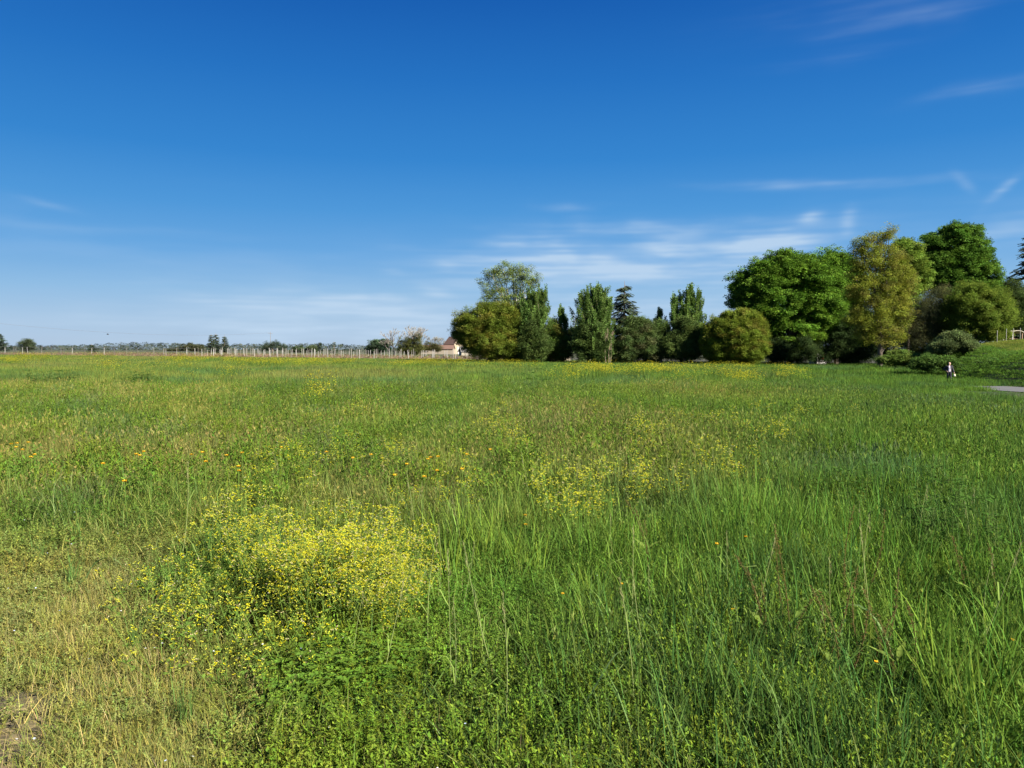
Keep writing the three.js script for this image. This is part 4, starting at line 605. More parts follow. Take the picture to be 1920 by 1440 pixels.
// ------------------------------------------------------------------ the walker on the lane
{
  const d = 61.5, x = latAt(1780, d), y = ground(x, -d) + 0.04, t = thing('person', 'walker in open dark jacket, pale top and dark trousers, one hand on hip', 'person', [x, y, -d], -0.35);
  const cap = (p, a, b, ra, rb) => { const ax = b[0] - a[0], ay = b[1] - a[1], az = b[2] - a[2], l = ax * ax + ay * ay + az * az, h = clamp(((p[0] - a[0]) * ax + (p[1] - a[1]) * ay + (p[2] - a[2]) * az) / l); return Math.hypot(p[0] - a[0] - ax * h, p[1] - a[1] - ay * h, p[2] - a[2] - az * h) - mix(ra, rb, h); };
  const smin = (a, b, k) => { const h = Math.max(0, k - Math.abs(a - b)) / k; return Math.min(a, b) - h * h * k * 0.25; };
  function meshField(fn, c, size, res, crop) {
    const mc = new MarchingCubes(res, M.plain, false, false, 60000), h = size / 2; mc.isolation = 0;
    for (let k = 0; k < res; k++) for (let j = 0; j < res; j++) for (let i = 0; i < res; i++) { const p = [c[0] + (i - res / 2) / (res / 2) * h, c[1] + (j - res / 2) / (res / 2) * h, c[2] + (k - res / 2) / (res / 2) * h]; mc.field[i + j * res + k * res * res] = -fn(p) / h; }
    mc.update(); const n = mc.count, g = new THREE.BufferGeometry(), P = new Float32Array(n * 3), N = new Float32Array(n * 3);
    for (let i = 0; i < n * 3; i++) { P[i] = mc.positionArray[i] * h + c[i % 3]; N[i] = mc.normalArray[i]; }
    g.setAttribute('position', new THREE.BufferAttribute(P, 3)); g.setAttribute('normal', new THREE.BufferAttribute(N, 3)); return g;
  }
  // joints (x to the figure's left as it faces +z)
  const J = { pel: [0, 0.9, 0], che: [0, 1.25, 0.01], neck: [0, 1.42, 0], head: [0, 1.57, 0.02], hipL: [0.09, 0.88, 0], hipR: [-0.09, 0.88, 0], kneeL: [0.1, 0.48, 0.1], kneeR: [-0.09, 0.47, 0.0], ankL: [0.1, 0.08, 0.08], ankR: [-0.09, 0.1, -0.16], toeL: [0.12, 0.04, 0.24], toeR: [-0.1, 0.035, -0.02], shL: [0.175, 1.36, 0], shR: [-0.175, 1.36, 0], elL: [0.27, 1.1, -0.02], elR: [-0.38, 1.14, -0.06], wrL: [0.33, 0.87, 0.1], wrR: [-0.2, 0.98, 0.06] };
  const legs = (p, o = 0) => Math.min(smin(cap(p, J.hipL, J.kneeL, 0.085 + o, 0.058 + o), cap(p, J.kneeL, J.ankL, 0.058 + o, 0.04 + o), 0.04), smin(cap(p, J.hipR, J.kneeR, 0.085 + o, 0.058 + o), cap(p, J.kneeR, J.ankR, 0.058 + o, 0.04 + o), 0.04));
  const torso = (p, o = 0) => { const q = [p[0], p[1], p[2] * 1.35]; return smin(cap(q, J.pel, [0, 1.08, 0], 0.145 + o, 0.125 + o), cap(q, [0, 1.08, 0], J.che, 0.125 + o, 0.155 + o), 0.08); };
  const arms = (p, o = 0) => Math.min(smin(cap(p, J.shL, J.elL, 0.055 + o, 0.042 + o), cap(p, J.elL, J.wrL, 0.042 + o, 0.03 + o), 0.03), smin(cap(p, J.shR, J.elR, 0.055 + o, 0.042 + o), cap(p, J.elR, J.wrR, 0.042 + o, 0.03 + o), 0.03));
  const shoulders = (p, o = 0) => cap(p, J.shL, J.shR, 0.06 + o, 0.06 + o);
  const bodyF = p => smin(smin(smin(torso(p), legs(p), 0.06), smin(arms(p), shoulders(p), 0.05), 0.05), smin(cap(p, J.neck, [0, 1.5, 0.01], 0.055, 0.05), Math.min(cap(p, J.ankL, J.toeL, 0.042, 0.032), cap(p, J.ankR, J.toeR, 0.042, 0.032)), 0.03), 0.04);
  const headF = p => {
    const [X, Y, Z] = [p[0], p[1] - 1.58, p[2] - 0.02]; let v = Math.hypot(X / 0.076, (Y - 0.02) / 0.105, Z / 0.095) * 0.085 - 0.085;
    v = smin(v, cap(p, [0, 1.525, 0.05], [0, 1.5, 0.075], 0.05, 0.035), 0.04); v = smin(v, cap(p, [0, 1.6, 0.11], [0, 1.565, 0.128], 0.009, 0.014), 0.015);
    for (const s of [-1, 1]) { v = Math.max(v, -(Math.hypot(p[0] - s * 0.032, p[1] - 1.598, p[2] - 0.125) - 0.016)); v = Math.min(v, Math.hypot(p[0] - s * 0.03, p[1] - 1.596, p[2] - 0.096) - 0.013); v = smin(v, cap(p, [s * 0.077, 1.61, 0.01], [s * 0.078, 1.57, 0.015], 0.014, 0.01), 0.008); }
    v = smin(v, cap(p, [-0.022, 1.535, 0.105], [0.022, 1.535, 0.105], 0.008, 0.008), 0.008); return smin(v, cap(p, [0, 1.42, 0], [0, 1.52, 0.01], 0.052, 0.05), 0.03);
  };
  const handF = (w, dir, side) => { // palm, four fingers, thumb
    const D = new THREE.Vector3(...dir).normalize(), Sd = new THREE.Vector3(...side).normalize(), Nn = new THREE.Vector3().crossVectors(D, Sd), P = (a, b, c) => [w[0] + D.x * a + Sd.x * b + Nn.x * c, w[1] + D.y * a + Sd.y * b + Nn.y * c, w[2] + D.z * a + Sd.z * b + Nn.z * c], B2 = [];
    B2.push([P(0, 0, 0), P(0.075, 0.018, 0), 0.024, 0.016], [P(0, 0, 0), P(0.075, -0.018, 0), 0.022, 0.016]);
    const L = [0.066, 0.075, 0.07, 0.055]; for (let f = 0; f < 4; f++) { const b = 0.03 - f * 0.02; B2.push([P(0.07, b, 0), P(0.07 + L[f] * 0.55, b, 0.012), 0.0095, 0.009], [P(0.07 + L[f] * 0.55, b, 0.012), P(0.07 + L[f] * 0.85, b, 0.036), 0.009, 0.0075]); }
    B2.push([P(0.02, 0.022, 0), P(0.05, 0.052, 0.012), 0.012, 0.0105], [P(0.05, 0.052, 0.012), P(0.08, 0.056, 0.026), 0.0105, 0.0085]);
    return p => B2.reduce((v, q, i) => i < 2 ? smin(v, cap(p, ...q), 0.012) : smin(v, cap(p, ...q), 0.006), 1);
  };
  const skin = new THREE.MeshPhysicalMaterial({ color: new THREE.Color(0.52, 0.32, 0.23), roughness: 0.6 }), cloth = (r, g, b) => new THREE.MeshStandardMaterial({ color: new THREE.Color(r, g, b), roughness: 0.95 });
  const body = mergeGeometries([meshField(bodyF, [0, 0.8, 0], 1.72, 120), meshField(headF, [0, 1.56, 0.02], 0.36, 88), meshField(handF(J.wrL, [0.1, -0.9, 0.3], [0.2, 0.2, 1]), [J.wrL[0] + 0.01, J.wrL[1] - 0.07, J.wrL[2] + 0.02], 0.26, 84), meshField(handF(J.wrR, [0.75, -0.45, 0.3], [0.1, 0.3, 0.9]), [J.wrR[0] + 0.06, J.wrR[1] - 0.04, J.wrR[2] + 0.02], 0.26, 84)]);
  part('body', body, skin, t);
  part('trousers', meshField(p => Math.max(smin(legs(p, 0.022), torso(p, 0.012), 0.05), p[1] - 1.0, 0.07 - p[1]), [0, 0.55, 0], 1.1, 96), cloth(0.022, 0.022, 0.03), t);
  part('shirt', meshField(p => Math.max(smin(torso(p, 0.016), shoulders(p, 0.006), 0.05), 0.93 - p[1], p[1] - 1.43), [0, 1.18, 0], 0.62, 76), cloth(0.72, 0.62, 0.68), t);
  part('jacket', meshField(p => { const o = Math.max(smin(smin(torso(p, 0.034), shoulders(p, 0.024), 0.06), arms(p, 0.022), 0.05), 0.86 - p[1], p[1] - 1.45); const open = Math.max(Math.abs(p[0]) - mix(0.1, 0.055, smooth(1.0, 1.4, p[1])), -p[2] + 0.03); const cuff = Math.min(Math.hypot(p[0] - J.wrL[0], p[1] - J.wrL[1], p[2] - J.wrL[2]), Math.hypot(p[0] - J.wrR[0], p[1] - J.wrR[1], p[2] - J.wrR[2])) - 0.05; return Math.max(o, -open, -cuff); }, [-0.03, 1.15, 0], 0.9, 110), cloth(0.03, 0.028, 0.032), t);
  part('hair', meshField(p => { const v = Math.hypot(p[0] / 0.09, (p[1] - 1.605) / 0.115, (p[2] - 0.005) / 0.106) * 0.1 - 0.1; const back = cap(p, [0, 1.6, -0.07], [0, 1.44, -0.08], 0.06, 0.045); const face = Math.max(Math.abs(p[0]) - 0.066, 0.035 - p[2], p[1] - 1.645); return Math.max(smin(v, back, 0.05), -face, Math.max(1.5 - p[1], p[2] + 0.02)); }, [0, 1.56, 0], 0.44, 80), cloth(0.3, 0.17, 0.08), t);
  for (const [a, b] of [[J.ankL, J.toeL], [J.ankR, J.toeR]]) part('shoe', meshField(p => Math.max(smin(cap(p, [a[0], a[1] - 0.03, a[2] - 0.03], b, 0.05, 0.042), cap(p, a, [a[0], a[1] + 0.05, a[2]], 0.05, 0.05), 0.03), Math.min(a[1], b[1]) - 0.075 - p[1] + 0.03), [(a[0] + b[0]) / 2, 0.08, (a[2] + b[2]) / 2], 0.44, 52), cloth(0.05, 0.045, 0.045), t);
  // pale bag held low
  const bag = thing('handbag', 'small pale bag held low in the walker\'s hand', 'bag', [x, y, -d], -0.35), bg = new THREE.SphereGeometry(0.085, 18, 14); bg.scale(1, 1.15, 0.6); bg.translate(J.wrL[0] + 0.03, J.wrL[1] - 0.24, J.wrL[2] + 0.06); part('pouch', bg, cloth(0.75, 0.66, 0.52), bag); const hd = new THREE.TorusGeometry(0.05, 0.007, 6, 18); hd.translate(J.wrL[0] + 0.025, J.wrL[1] - 0.125, J.wrL[2] + 0.05); part('handle', hd, cloth(0.5, 0.42, 0.3), bag);
}

// ------------------------------------------------------------------ flowers and weeds of the meadow
const YEL = [0.62, 0.56, 0.014], YEL2 = [0.56, 0.56, 0.06], STEM = [0.13, 0.2, 0.035];
function mustard(seed, { h, spread, branches, flowers, fs, sw = 0.006 }) {
  const r = rng(seed), st = new G(), lf = new G(), fl = new G();
  for (let b = 0; b < branches; b++) {
    const a = r() * 6.283, q = Math.sqrt(r()) * spread, H = h * (0.5 + 0.58 * r()), e = [Math.cos(a) * q, H, Math.sin(a) * q], s = [Math.cos(a) * q * 0.25, -0.02, Math.sin(a) * q * 0.25];
    const pts = limb(st, r, s, e, sw * 0.5, sw * 0.25, STEM, 0.14, 4, 4);
    for (let k = 0; k < 5; k++) { const p = pts[1 + (r() * 3 | 0)], c = r() * 6.283; lf.leaf(p, [Math.cos(c), r() * 0.5, Math.sin(c)], [0, 1, 0.2], fs * (3 + 4 * r()), fs * (1 + 1.3 * r()), jit(r, [0.12, 0.2, 0.03], 0.4)); }
    const side = 4; for (let k = 0; k < side; k++) {
      const p = pts[2 + (r() * 3 | 0)], c = r() * 6.283, t = k ? [p[0] + Math.cos(c) * h * 0.13, Math.min(p[1] + h * (0.08 + 0.16 * r()), H * 1.04), p[2] + Math.sin(c) * h * 0.13] : e;
      if (k) limb(st, r, p, t, sw * 0.3, sw * 0.15, STEM, 0.1, 2, 3);
      for (let f = 0; f < flowers; f++) {
        const o = [t[0] + (r() - 0.5) * h * 0.11, t[1] - r() * r() * h * 0.16 + 0.01, t[2] + (r() - 0.5) * h * 0.11], col = jit(r, r() < 0.13 ? [0.52, 0.45, 0.22] : r() < 0.35 ? YEL : YEL2, 0.25), w = r() * 6.283, tx = (r() - 0.5) * 1.6, tz = (r() - 0.5) * 1.6;
        for (let m = 0; m < 4; m++) { const an = w + m * 1.571; fl.leaf(o, [Math.cos(an), 0.35 + tx * Math.cos(an) + tz * Math.sin(an), Math.sin(an)], [tx, 1, tz], fs, fs * 0.75, col, 0.1); }
      }
    }
  }
  return { st: st.geo(), lf: lf.geo(), fl: fl.geo() };
}
function plantThing(name, label, category, g, x, d, turn, sc, group) { const t = thing(name, label, category, [x, ground(x, -d), -d], turn, group); t.scale.setScalar(sc); part('stem', g.st, M.herb, t, 'stuff'); if (g.lf) part('leaves', g.lf, M.herb, t, 'stuff'); part('flowers', g.fl, M.petal, t, 'stuff'); return t; }
{
  const r = rng(77), big = [1, 2, 3].map(s => mustard(s * 5, { h: 0.58, spread: 0.32, branches: 20, flowers: 9, fs: 0.0082 })), small = [4, 5].map(s => mustard(s * 5, { h: 0.3, spread: 0.28, branches: 9, flowers: 3, fs: 0.0085 })), mid = [6, 7, 8].map(s => mustard(s * 5, { h: 0.6, spread: 0.26, branches: 7, flowers: 5, fs: 0.0112, sw: 0.006 }));
  const GN = 'yellow mustard plants of the big foreground clump', GM = 'yellow mustard plants scattered through the middle meadow', GL = 'low yellow mustard sprawling left of the big clump';
  // big clump
  [[555, 4.35], [600, 4.5], [640, 4.4], [680, 4.5], [715, 4.35], [610, 4.1], [655, 4.05], [695, 4.05], [735, 4.0], [560, 4.1], [690, 4.75], [725, 4.6], [525, 4.45], [765, 4.35], [480, 4.8]].forEach(([px, d], i) => plantThing('mustard_plant', 'yellow-flowered mustard plant in the dense foreground clump', 'wildflower', big[i % 3], latAt(px, d), d, r() * 6.28, 0.72 + 0.48 * r(), GN));
  [[300, 4.6], [350, 4.3], [400, 4.5], [440, 4.7], [430, 4.1], [330, 4.0], [270, 4.3], [480, 4.0], [390, 3.9], [500, 3.7], [300, 3.6], [450, 5.1], [385, 5.4], [350, 5.0], [560, 3.6], [420, 3.4]].forEach(([px, d], i) => plantThing('mustard_plant', 'low sprawling yellow mustard plant beside the dense foreground clump', 'wildflower', small[i % 2], latAt(px, d), d, r() * 6.28, 0.8 + 0.4 * r(), GL));
  const spots = [[930, 790], [905, 800], [960, 805], [1040, 890], [1055, 880], [1110, 890], [1150, 875], [1180, 860], [1200, 880], [1250, 800], [1280, 810], [1340, 780], [1365, 785], [1460, 800], [1485, 805], [1440, 800], [1390, 860], [1070, 930], [1085, 925], [575, 765], [600, 772], [640, 830], [555, 830], [620, 835], [1210, 800], [1320, 775], [1500, 768], [1430, 765], [1600, 770], [1110, 915], [1225, 885], [1240, 900], [1390, 875], [850, 910], [720, 840], [745, 835], [1340, 865], [880, 870], [1300, 790], [1190, 812], [480, 860], [440, 915], [660, 770], [1130, 760], [1215, 820], [1270, 780], [1395, 800], [1520, 800], [540, 880], [430, 960], [470, 965], [1450, 815], [1160, 905], [1025, 900], [980, 820], [945, 775]];
  spots.forEach(([px, py], i) => { const d = (EYE - 0.53 + 0.1) * FOCAL / (py - HORIZON + 3); plantThing('mustard_plant', 'slender yellow mustard plant ' + (px < 700 ? 'in the left part of the middle meadow' : px < 1000 ? 'left of centre in the middle meadow' : py > 850 ? 'in the nearer yellow patch right of centre' : px < 1400 ? 'in the farther yellow patch right of centre' : 'in the yellow patch far to the right'), 'wildflower', mid[i % 3], latAt(px, d), d, r() * 6.28, 0.8 + 0.35 * r(), GM); });
  // far drifts of yellow that read as colour
  const fg = new G(), q = rng(31); for (let k = 0; k < 30; k++) { const a = q() * 6.283, w = Math.sqrt(q()) * 0.55, o = [Math.cos(a) * w, 0.42 + q() * 0.26, Math.sin(a) * w]; for (let m = 0; m < 3; m++) { const b = q() * 6.283; fg.leaf(o, [Math.cos(b), 0.4, Math.sin(b)], [0, 1, 0], 0.042, 0.038, jit(q, [1, 1, 1], 0.3)); } }
  for (let k = 0; k < 14; k++) { const a = q() * 6.283, w = Math.sqrt(q()) * 0.7; fg.ribbon([[Math.cos(a) * w, 0, Math.sin(a) * w], [Math.cos(a) * w, 0.3, Math.sin(a) * w], [Math.cos(a) * w * 1.05, 0.62, Math.sin(a) * w * 1.05]], [0.012, 0.01, 0], [1, 0, 0], [0.16, 0.3, 0.6]); }
  const list = []; const drift = (px, py, rx, ry, n) => { for (let k = 0; k < n; k++) { const X = px + (r() + r() - 1) * rx, Y = py + (r() + r() - 1) * ry, d = clamp(1.45 * FOCAL / (Math.max(3, Y - 657)), 14, 112), x = latAt(X, d); list.push([x, ground(x, -d), -d, r() * 6.283, (0.7 + 0.6 * r()) * (d < 40 ? 0.6 : 1), 0.85 + 0.7 * r(), 0, 0, jit(r, [0.55, 0.51, 0.035], 0.4)]); } };
  drift(30, 683, 60, 10, 70); drift(70, 677, 60, 5, 60); drift(190, 676, 60, 5, 45); drift(340, 680, 55, 8, 75); drift(480, 684, 70, 8, 90); drift(560, 686, 60, 7, 80); drift(400, 678, 60, 4, 50); drift(640, 682, 60, 5, 40); drift(780, 686, 60, 8, 60); drift(860, 687, 90, 6, 45); drift(960, 688, 80, 6, 32); drift(1130, 703, 55, 13, 34); drift(1085, 712, 50, 12, 14); drift(1300, 703, 90, 14, 28); drift(1390, 706, 50, 16, 32); drift(1120, 690, 40, 6, 12); drift(1380, 688, 40, 5, 14); drift(1280, 720, 120, 18, 14); drift(1215, 700, 50, 8, 40); drift(1480, 694, 40, 6, 22); drift(250, 695, 130, 10, 30); drift(585, 768, 40, 12, 8); drift(1060, 720, 70, 12, 14); drift(420, 715, 70, 6, 10);
  instanced('yellow_flower_drift', fg.geo(), M.petal, list, scene);

  // buttercups
  const bst = new G(), bq = rng(61); limb(bst, bq, [0, -0.02, 0], [0.02, 0.34, 0.01], 0.0018, 0.0014, STEM, 0.15, 5, 4);
  const bfl = new G(); for (let k = 0; k < 6; k++) { const a = k / 6 * 6.283; bfl.leaf([0.02, 0.34, 0.01], [Math.cos(a), 0.75, Math.sin(a)], [0, 1, 0], 0.017, 0.017, [0.75, 0.42, 0.01], -0.15); }
  const ce = new THREE.SphereGeometry(0.004, 8, 6); ce.translate(0.02, 0.346, 0.01); const cm = new THREE.MeshStandardMaterial({ color: new THREE.Color(0.7, 0.45, 0.03), roughness: 0.8 });
  const B0 = [[980, 965, 'orange-yellow buttercup at the centre, upper of a close pair'], [988, 982, 'orange-yellow buttercup at the centre, lower of a close pair'], [1350, 1018, 'yellow buttercup right of centre, left of a pair'], [1402, 1005, 'yellow buttercup right of centre, right of a pair'], [1063, 1113, 'lone yellow buttercup in the lower middle grass'], [1172, 1093, 'small yellow buttercup beside a tall pale grass stalk'], [1390, 1146, 'faded yellow buttercup in the short green herbs at lower right'], [1665, 1250, 'orange buttercup low in the grass at the lower right'], [1902, 1196, 'orange buttercup close to the right edge of the picture']];
  const proto = bg => { const t = new THREE.Group(); return t; };
  const cup = (px, py, label, group, sc = 1) => { const d = (EYE - 0.34 * sc - 0.02) * FOCAL / (py - HORIZON), x = latAt(px, d), t = thing('buttercup', label, 'wildflower', [x, ground(x, -d), -d], r() * 6.28, group); t.scale.setScalar(sc); t.rotation.x = (r() - 0.5) * 0.2; part('stem', bst._g ??= bst.geo(), M.herb, t); const f = part('petals', bfl._g ??= bfl.geo(), M.petal, t); part('flower_centre', ce, cm, f); };
  B0.forEach(([px, py, l]) => cup(px, py, l, undefined, py > 1090 ? 0.8 : 1));
  [[20, 832], [28, 838], [45, 830], [26, 845], [60, 856], [67, 853], [12, 833], [250, 850], [258, 847], [254, 853], [201, 866], [240, 898], [385, 845], [387, 862], [357, 852], [445, 848], [435, 882], [450, 870], [420, 851], [768, 868], [810, 855], [822, 852], [825, 880], [808, 858], [520, 838], [870, 848], [920, 840], [860, 876], [740, 890], [700, 850], [660, 855], [790, 890], [605, 845]].forEach(([px, py]) => cup(px, py, 'small yellow buttercup in the left half of the meadow', 'buttercups in the left half of the meadow', 1.5));

  // tall grass stalks with seed heads
  const stalkG = (seed, h, head) => { const q2 = rng(seed), st = new G(), hd = new G(), lv = new G(); const pts = limb(st, q2, [0, -0.02, 0], [0.05 * h, h, 0.02], 0.0022, 0.0012, [0.26, 0.32, 0.11], 0.1, 8, 4); for (let k = 0; k < 3; k++) { const p = pts[2 + k * 1.5 | 0], a = q2() * 6.283; lv.ribbon([p, [p[0] + Math.cos(a) * 0.06, p[1] + 0.07, p[2] + Math.sin(a) * 0.06], [p[0] + Math.cos(a) * 0.17, p[1] + 0.05, p[2] + Math.sin(a) * 0.17]], [0.005, 0.006, 0], [-Math.sin(a), 0, Math.cos(a)], [0.2, 0.28, 0.06]); } const e = pts[8]; for (let k = 0; k < head; k++) { const a = q2() * 6.283, y = e[1] - q2() * h * 0.2; hd.leaf([e[0], y, e[2]], [Math.cos(a) * 0.35, 0.9, Math.sin(a) * 0.35], [Math.cos(a), 0.2, Math.sin(a)], 0.018 + 0.012 * q2(), 0.003, jit(q2, [0.27, 0.25, 0.11], 0.3)); } return { st: st.geo(), lv: lv.geo(), hd: hd.geo() }; };
  const SG = [stalkG(1, 0.62, 18), stalkG(2, 0.7, 26), stalkG(3, 0.55, 14)];
  const stalk = (px, py, d, k, lean, turn, label, group, sc = 1) => { const x = latAt(px, d), t = thing('grass_stalk', label, 'grass stalk', [x, ground(x, -d), -d], turn, group); t.rotation.z = lean; t.scale.setScalar(sc); part('stem', SG[k].st, M.herb, t); part('blades', SG[k].lv, M.grass, t); part('seed_head', SG[k].hd, M.grass, t, 'stuff'); };
  stalk(328, 0, 5.3, 1, -0.06, 0, 'tall pale grass stalk standing alone at left above the meadow', undefined, 1.15);
  stalk(1188, 0, 3.95, 0, 0.05, 0, 'straight pale grass stalk right of centre in the foreground', undefined, 1.05);
  stalk(1196, 0, 3.05, 1, 0.16, 0, 'long pale stalk leaning left at the lower middle', undefined, 0.95);
  stalk(945, 0, 2.95, 1, 0.06, 0, 'tall thin stalk with reddish seed head at the lower centre', undefined, 0.9);
  stalk(1815, 0, 3.35, 1, -0.28, 0, 'long stalk leaning right near the right edge of the foreground', undefined, 1.1);
  stalk(1575, 0, 3.6, 0, 0.12, 0, 'thin upright stalk among the brown docks', undefined, 0.95);
  for (let i = 0; i < 38; i++) { const px = 500 + r() * 1400, d = 3.2 + Math.pow(r(), 1.3) * 5; stalk(px, 0, d, i % 3, (r() - 0.5) * 0.4, r() * 6.28, 'thin seed-headed grass stalk ' + (d < 5 ? 'in the near foreground ' : 'farther back ') + (px < 1000 ? 'left of centre' : px < 1450 ? 'right of centre' : 'at the right'), 'seed-headed grass stalks in the near meadow', 0.7 + 0.4 * r()); }
  // broad fallen blades
  const fb = (px, py, d, len, turn, lift, label) => { const x = latAt(px, d), g = new G(), q2 = rng(px); const pts = [], ws = []; for (let k = 0; k <= 8; k++) { const s = k / 8; pts.push([len * s, 0.1 + lift * Math.sin(s * 2.4), 0.02 * Math.sin(s * 5)]); ws.push(0.012 * (1 - 0.6 * Math.abs(s - 0.35))); } g.ribbon(pts, ws, [0, 0.3, 0.95], [0.16, 0.26, 0.075]); const v = new G(); v.ribbon(pts.map(p => [p[0], p[1] + 0.0015, p[2]]), pts.map(() => 0.0018), [0, 0.3, 0.95], [0.3, 0.38, 0.16]); const t = thing('fallen_grass', label, 'grass blade', [x, ground(x, -d), -d], turn); part('blade', g.geo(), M.grass, t); part('midrib', v.geo(), M.grass, t); };
  fb(1080, 0, 2.95, 0.42, 0.75, 0.2, 'broad flat grass blade lying diagonally at the bottom middle'); fb(150, 0, 4.8, 0.3, -0.35, 0.16, 'broad bluish blade arching over dry grass at left'); fb(1700, 0, 3.4, 0.32, 2.2, 0.26, 'broad arching blade among grass at lower right');

  // docks: rusty upright seed stalks
  const dockG = seed => { const q2 = rng(seed), st = new G(), fl = new G(), lf = new G(); const n = 2 + (q2() * 2 | 0); for (let b = 0; b < n; b++) { const e = [(q2() - 0.5) * 0.3, 0.36 + q2() * 0.34, (q2() - 0.5) * 0.3], pts = limb(st, q2, [0, -0.02, 0], e, 0.003, 0.0015, [0.12, 0.09, 0.03], 0.2, 6, 4); for (let k = 0; k < 70; k++) { const s = 0.4 + 0.6 * q2(), i = Math.min(5, s * 6 | 0), u = s * 6 - i, a = q2() * 6.283, p = [mix(pts[i][0], pts[i + 1][0], u), mix(pts[i][1], pts[i + 1][1], u), mix(pts[i][2], pts[i + 1][2], u)]; fl.leaf(p, [Math.cos(a), 0.2, Math.sin(a)], [0, 1, 0], 0.014, 0.009, jit(q2, q2() < 0.5 ? [0.14, 0.1, 0.03] : [0.13, 0.14, 0.035], 0.4)); } } for (let k = 0; k < 6; k++) { const a = q2() * 6.283; lf.leaf([0, 0.05 + q2() * 0.2, 0], [Math.cos(a), 0.5, Math.sin(a)], [0, 1, 0], 0.14, 0.035, jit(q2, [0.13, 0.19, 0.035], 0.3)); } return { st: st.geo(), lf: lf.geo(), fl: fl.geo() }; };
  const DG = [1, 2, 3].map(s => dockG(s * 17));
  const dock = (px, py, label, group, h = 0.62) => { const d = (EYE - h) * FOCAL / (py - HORIZON), x = latAt(px, d), g = DG[(px | 0) % 3], t = thing('dock_plant', label, 'weed', [x, ground(x, -d), -d], r() * 6.28, group); part('stem', g.st, M.herb, t); part('leaves', g.lf, M.herb, t, 'stuff'); part('seed_head', g.fl, M.grass, t, 'stuff'); };
  [[1495, 1030], [1535, 1050], [1580, 1070], [1600, 980], [1650, 1050], [1695, 1080], [1440, 1030]].forEach(([a, b]) => dock(a, b, 'rusty brown dock stalk in the tall grass at right', 'brown docks in the tall grass at right'));
  dock(1845, 985, 'orange-brown dock spike close to the right edge'); dock(1660, 775, 'rusty dock standing alone in the right middle distance'); dock(1422, 742, 'rusty dock left of the far right meadow'); dock(1592, 700, 'distant rusty dock below the willow, left of two'); dock(1625, 712, 'distant rusty dock below the willow, right of two'); dock(1215, 925, 'reddish dock right of the central yellow flowers');
  // dark leafy weeds
  const weedG = seed => { const q2 = rng(seed), st = new G(), fl = new G(); for (let b = 0; b < 12; b++) { const a = q2() * 6.283, e = [Math.cos(a) * 0.22 * q2(), 0.35 + q2() * 0.3, Math.sin(a) * 0.22 * q2()], pts = limb(st, q2, [e[0] * 0.4, -0.02, e[2] * 0.4], e, 0.003, 0.0015, [0.1, 0.15, 0.04], 0.1, 5, 3); for (let k = 0; k < 20; k++) { const p = pts[1 + (q2() * 5 | 0)], c = q2() * 6.283; fl.leaf(p, [Math.cos(c), 0.1 + q2() * 0.4, Math.sin(c)], [0, 1, 0], 0.035 + 0.035 * q2(), 0.018, jit(q2, [0.06, 0.13, 0.018], 0.4)); } } return { st: st.geo(), fl: fl.geo() }; };
  const WG = [1, 2].map(s => weedG(s * 23));
  const weed = (px, d, label, group, sc, name = 'leafy_weed', wide = 1) => { const x = latAt(px, d), g = WG[(px | 0) % 2], t = thing(name, label, 'weed', [x, ground(x, -d), -d], r() * 6.28, group); t.scale.set(sc * wide, sc, sc * wide); part('stem', g.st, M.herb, t, 'stuff'); part('leaves', g.fl, M.herb, t, 'stuff'); };
  [[1740, 5.6], [1790, 5.4], [1830, 5.7], [1760, 5.1], [1815, 5.0], [1860, 5.2], [1590, 6.6], [1625, 6.4], [1560, 6.3], [1650, 6.8], [1780, 6.1], [1880, 4.9]].forEach(([px, d]) => weed(px, d, 'dark green leafy weed in the deep grass at right', 'dark leafy weeds in the deep grass at right', 0.8 + 0.25 * r()));
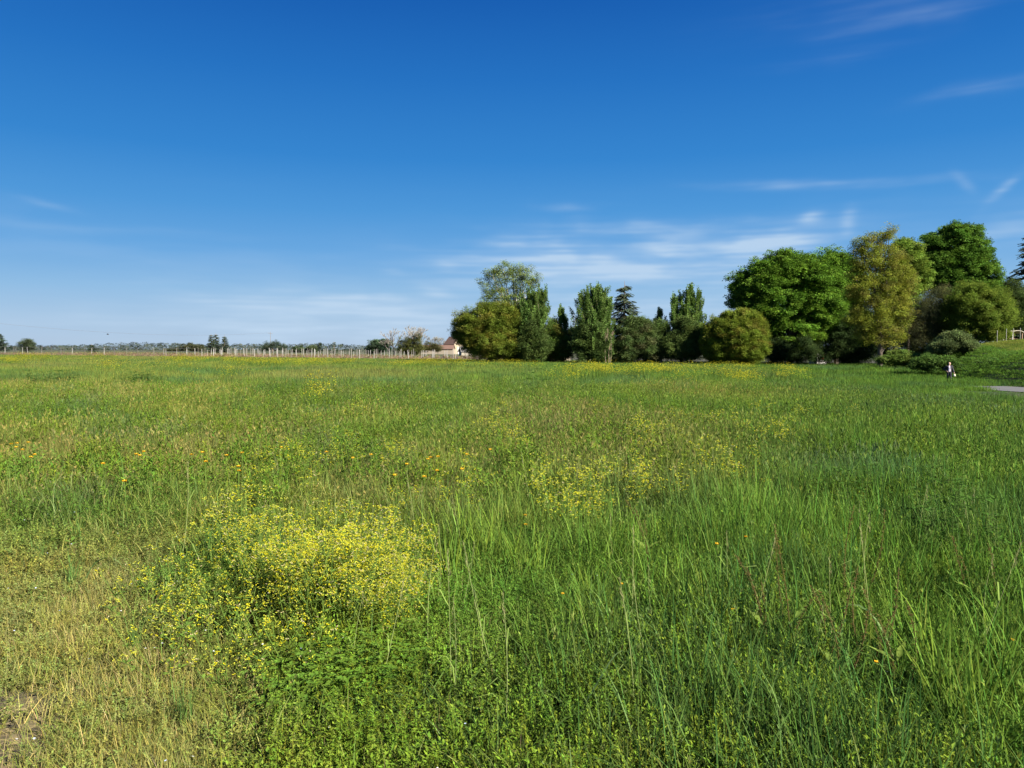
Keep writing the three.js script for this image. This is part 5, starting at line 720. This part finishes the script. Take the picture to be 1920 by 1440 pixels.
  weed(1005, 21, 'tall dark thistle-like weed standing alone at mid distance', undefined, 2.0, 'thistle_plant');
  [[268, 30], [235, 30.5], [90, 29], [60, 30], [285, 31], [110, 31], [256, 29.6], [275, 30.6], [78, 29.5], [100, 30.2], [245, 30], [120, 29.4]].forEach(([px, d]) => weed(px, d, 'dark low weed clump in the left middle distance', 'dark weed clumps in the left middle distance', 1.05 + 0.2 * r(), 'leafy_weed', 2.6));
  // bright clumps of long broad grass
  const TG = [1, 2].map(s => tuft(s * 71, { r: 0.07, n: 46, len: [0.22, 0.5], w: [0.004, 0.0085], lean: 0.3, bend: 0.7, segs: 5, brown: 0.02 }));
  const tg = (px, d, sc, label, c) => { const x = latAt(px, d), t = thing('grass_clump', label, 'grass clump', [x, ground(x, -d), -d], r() * 6.28, 'bright clumps of long broad grass'); t.scale.setScalar(sc); const m = M.grass.clone(); m.color.setRGB(...c); part('blades', TG[(px | 0) % 2], m, t, 'stuff'); };
  const LG = [0.125, 0.2, 0.026], BG = [0.1, 0.18, 0.04];
  [[1760, 3.1], [1800, 3.0], [1845, 3.15], [1885, 3.0], [1830, 2.85], [1900, 3.3], [1780, 3.4]].forEach(([px, d]) => tg(px, d, 0.9 + 0.3 * r(), 'bright lime long-bladed grass clump in the lower right corner', LG));
  [[880, 5.6], [905, 5.3], [930, 5.5], [955, 5.2], [850, 5.0], [1000, 4.9]].forEach(([px, d]) => tg(px, d, 1.0 + 0.4 * r(), 'long green grass clump right of the yellow foreground clump', LG));
  [[120, 4.9], [240, 3.9], [60, 5.4], [330, 3.1], [250, 6.2], [140, 5.9]].forEach(([px, d]) => tg(px, d, 0.45 + 0.2 * r(), 'small bluish grass clump in the dry ground at left', BG));
  [[1330, 3.9], [1345, 4.0], [1620, 3.7], [1570, 4.3], [1250, 5.4], [1420, 5.0], [1120, 4.4]].forEach(([px, d]) => tg(px, d, 0.7 + 0.3 * r(), 'long green grass clump in the right-hand foreground', LG));
}
console.log('done');
renderer.render(scene, camera);
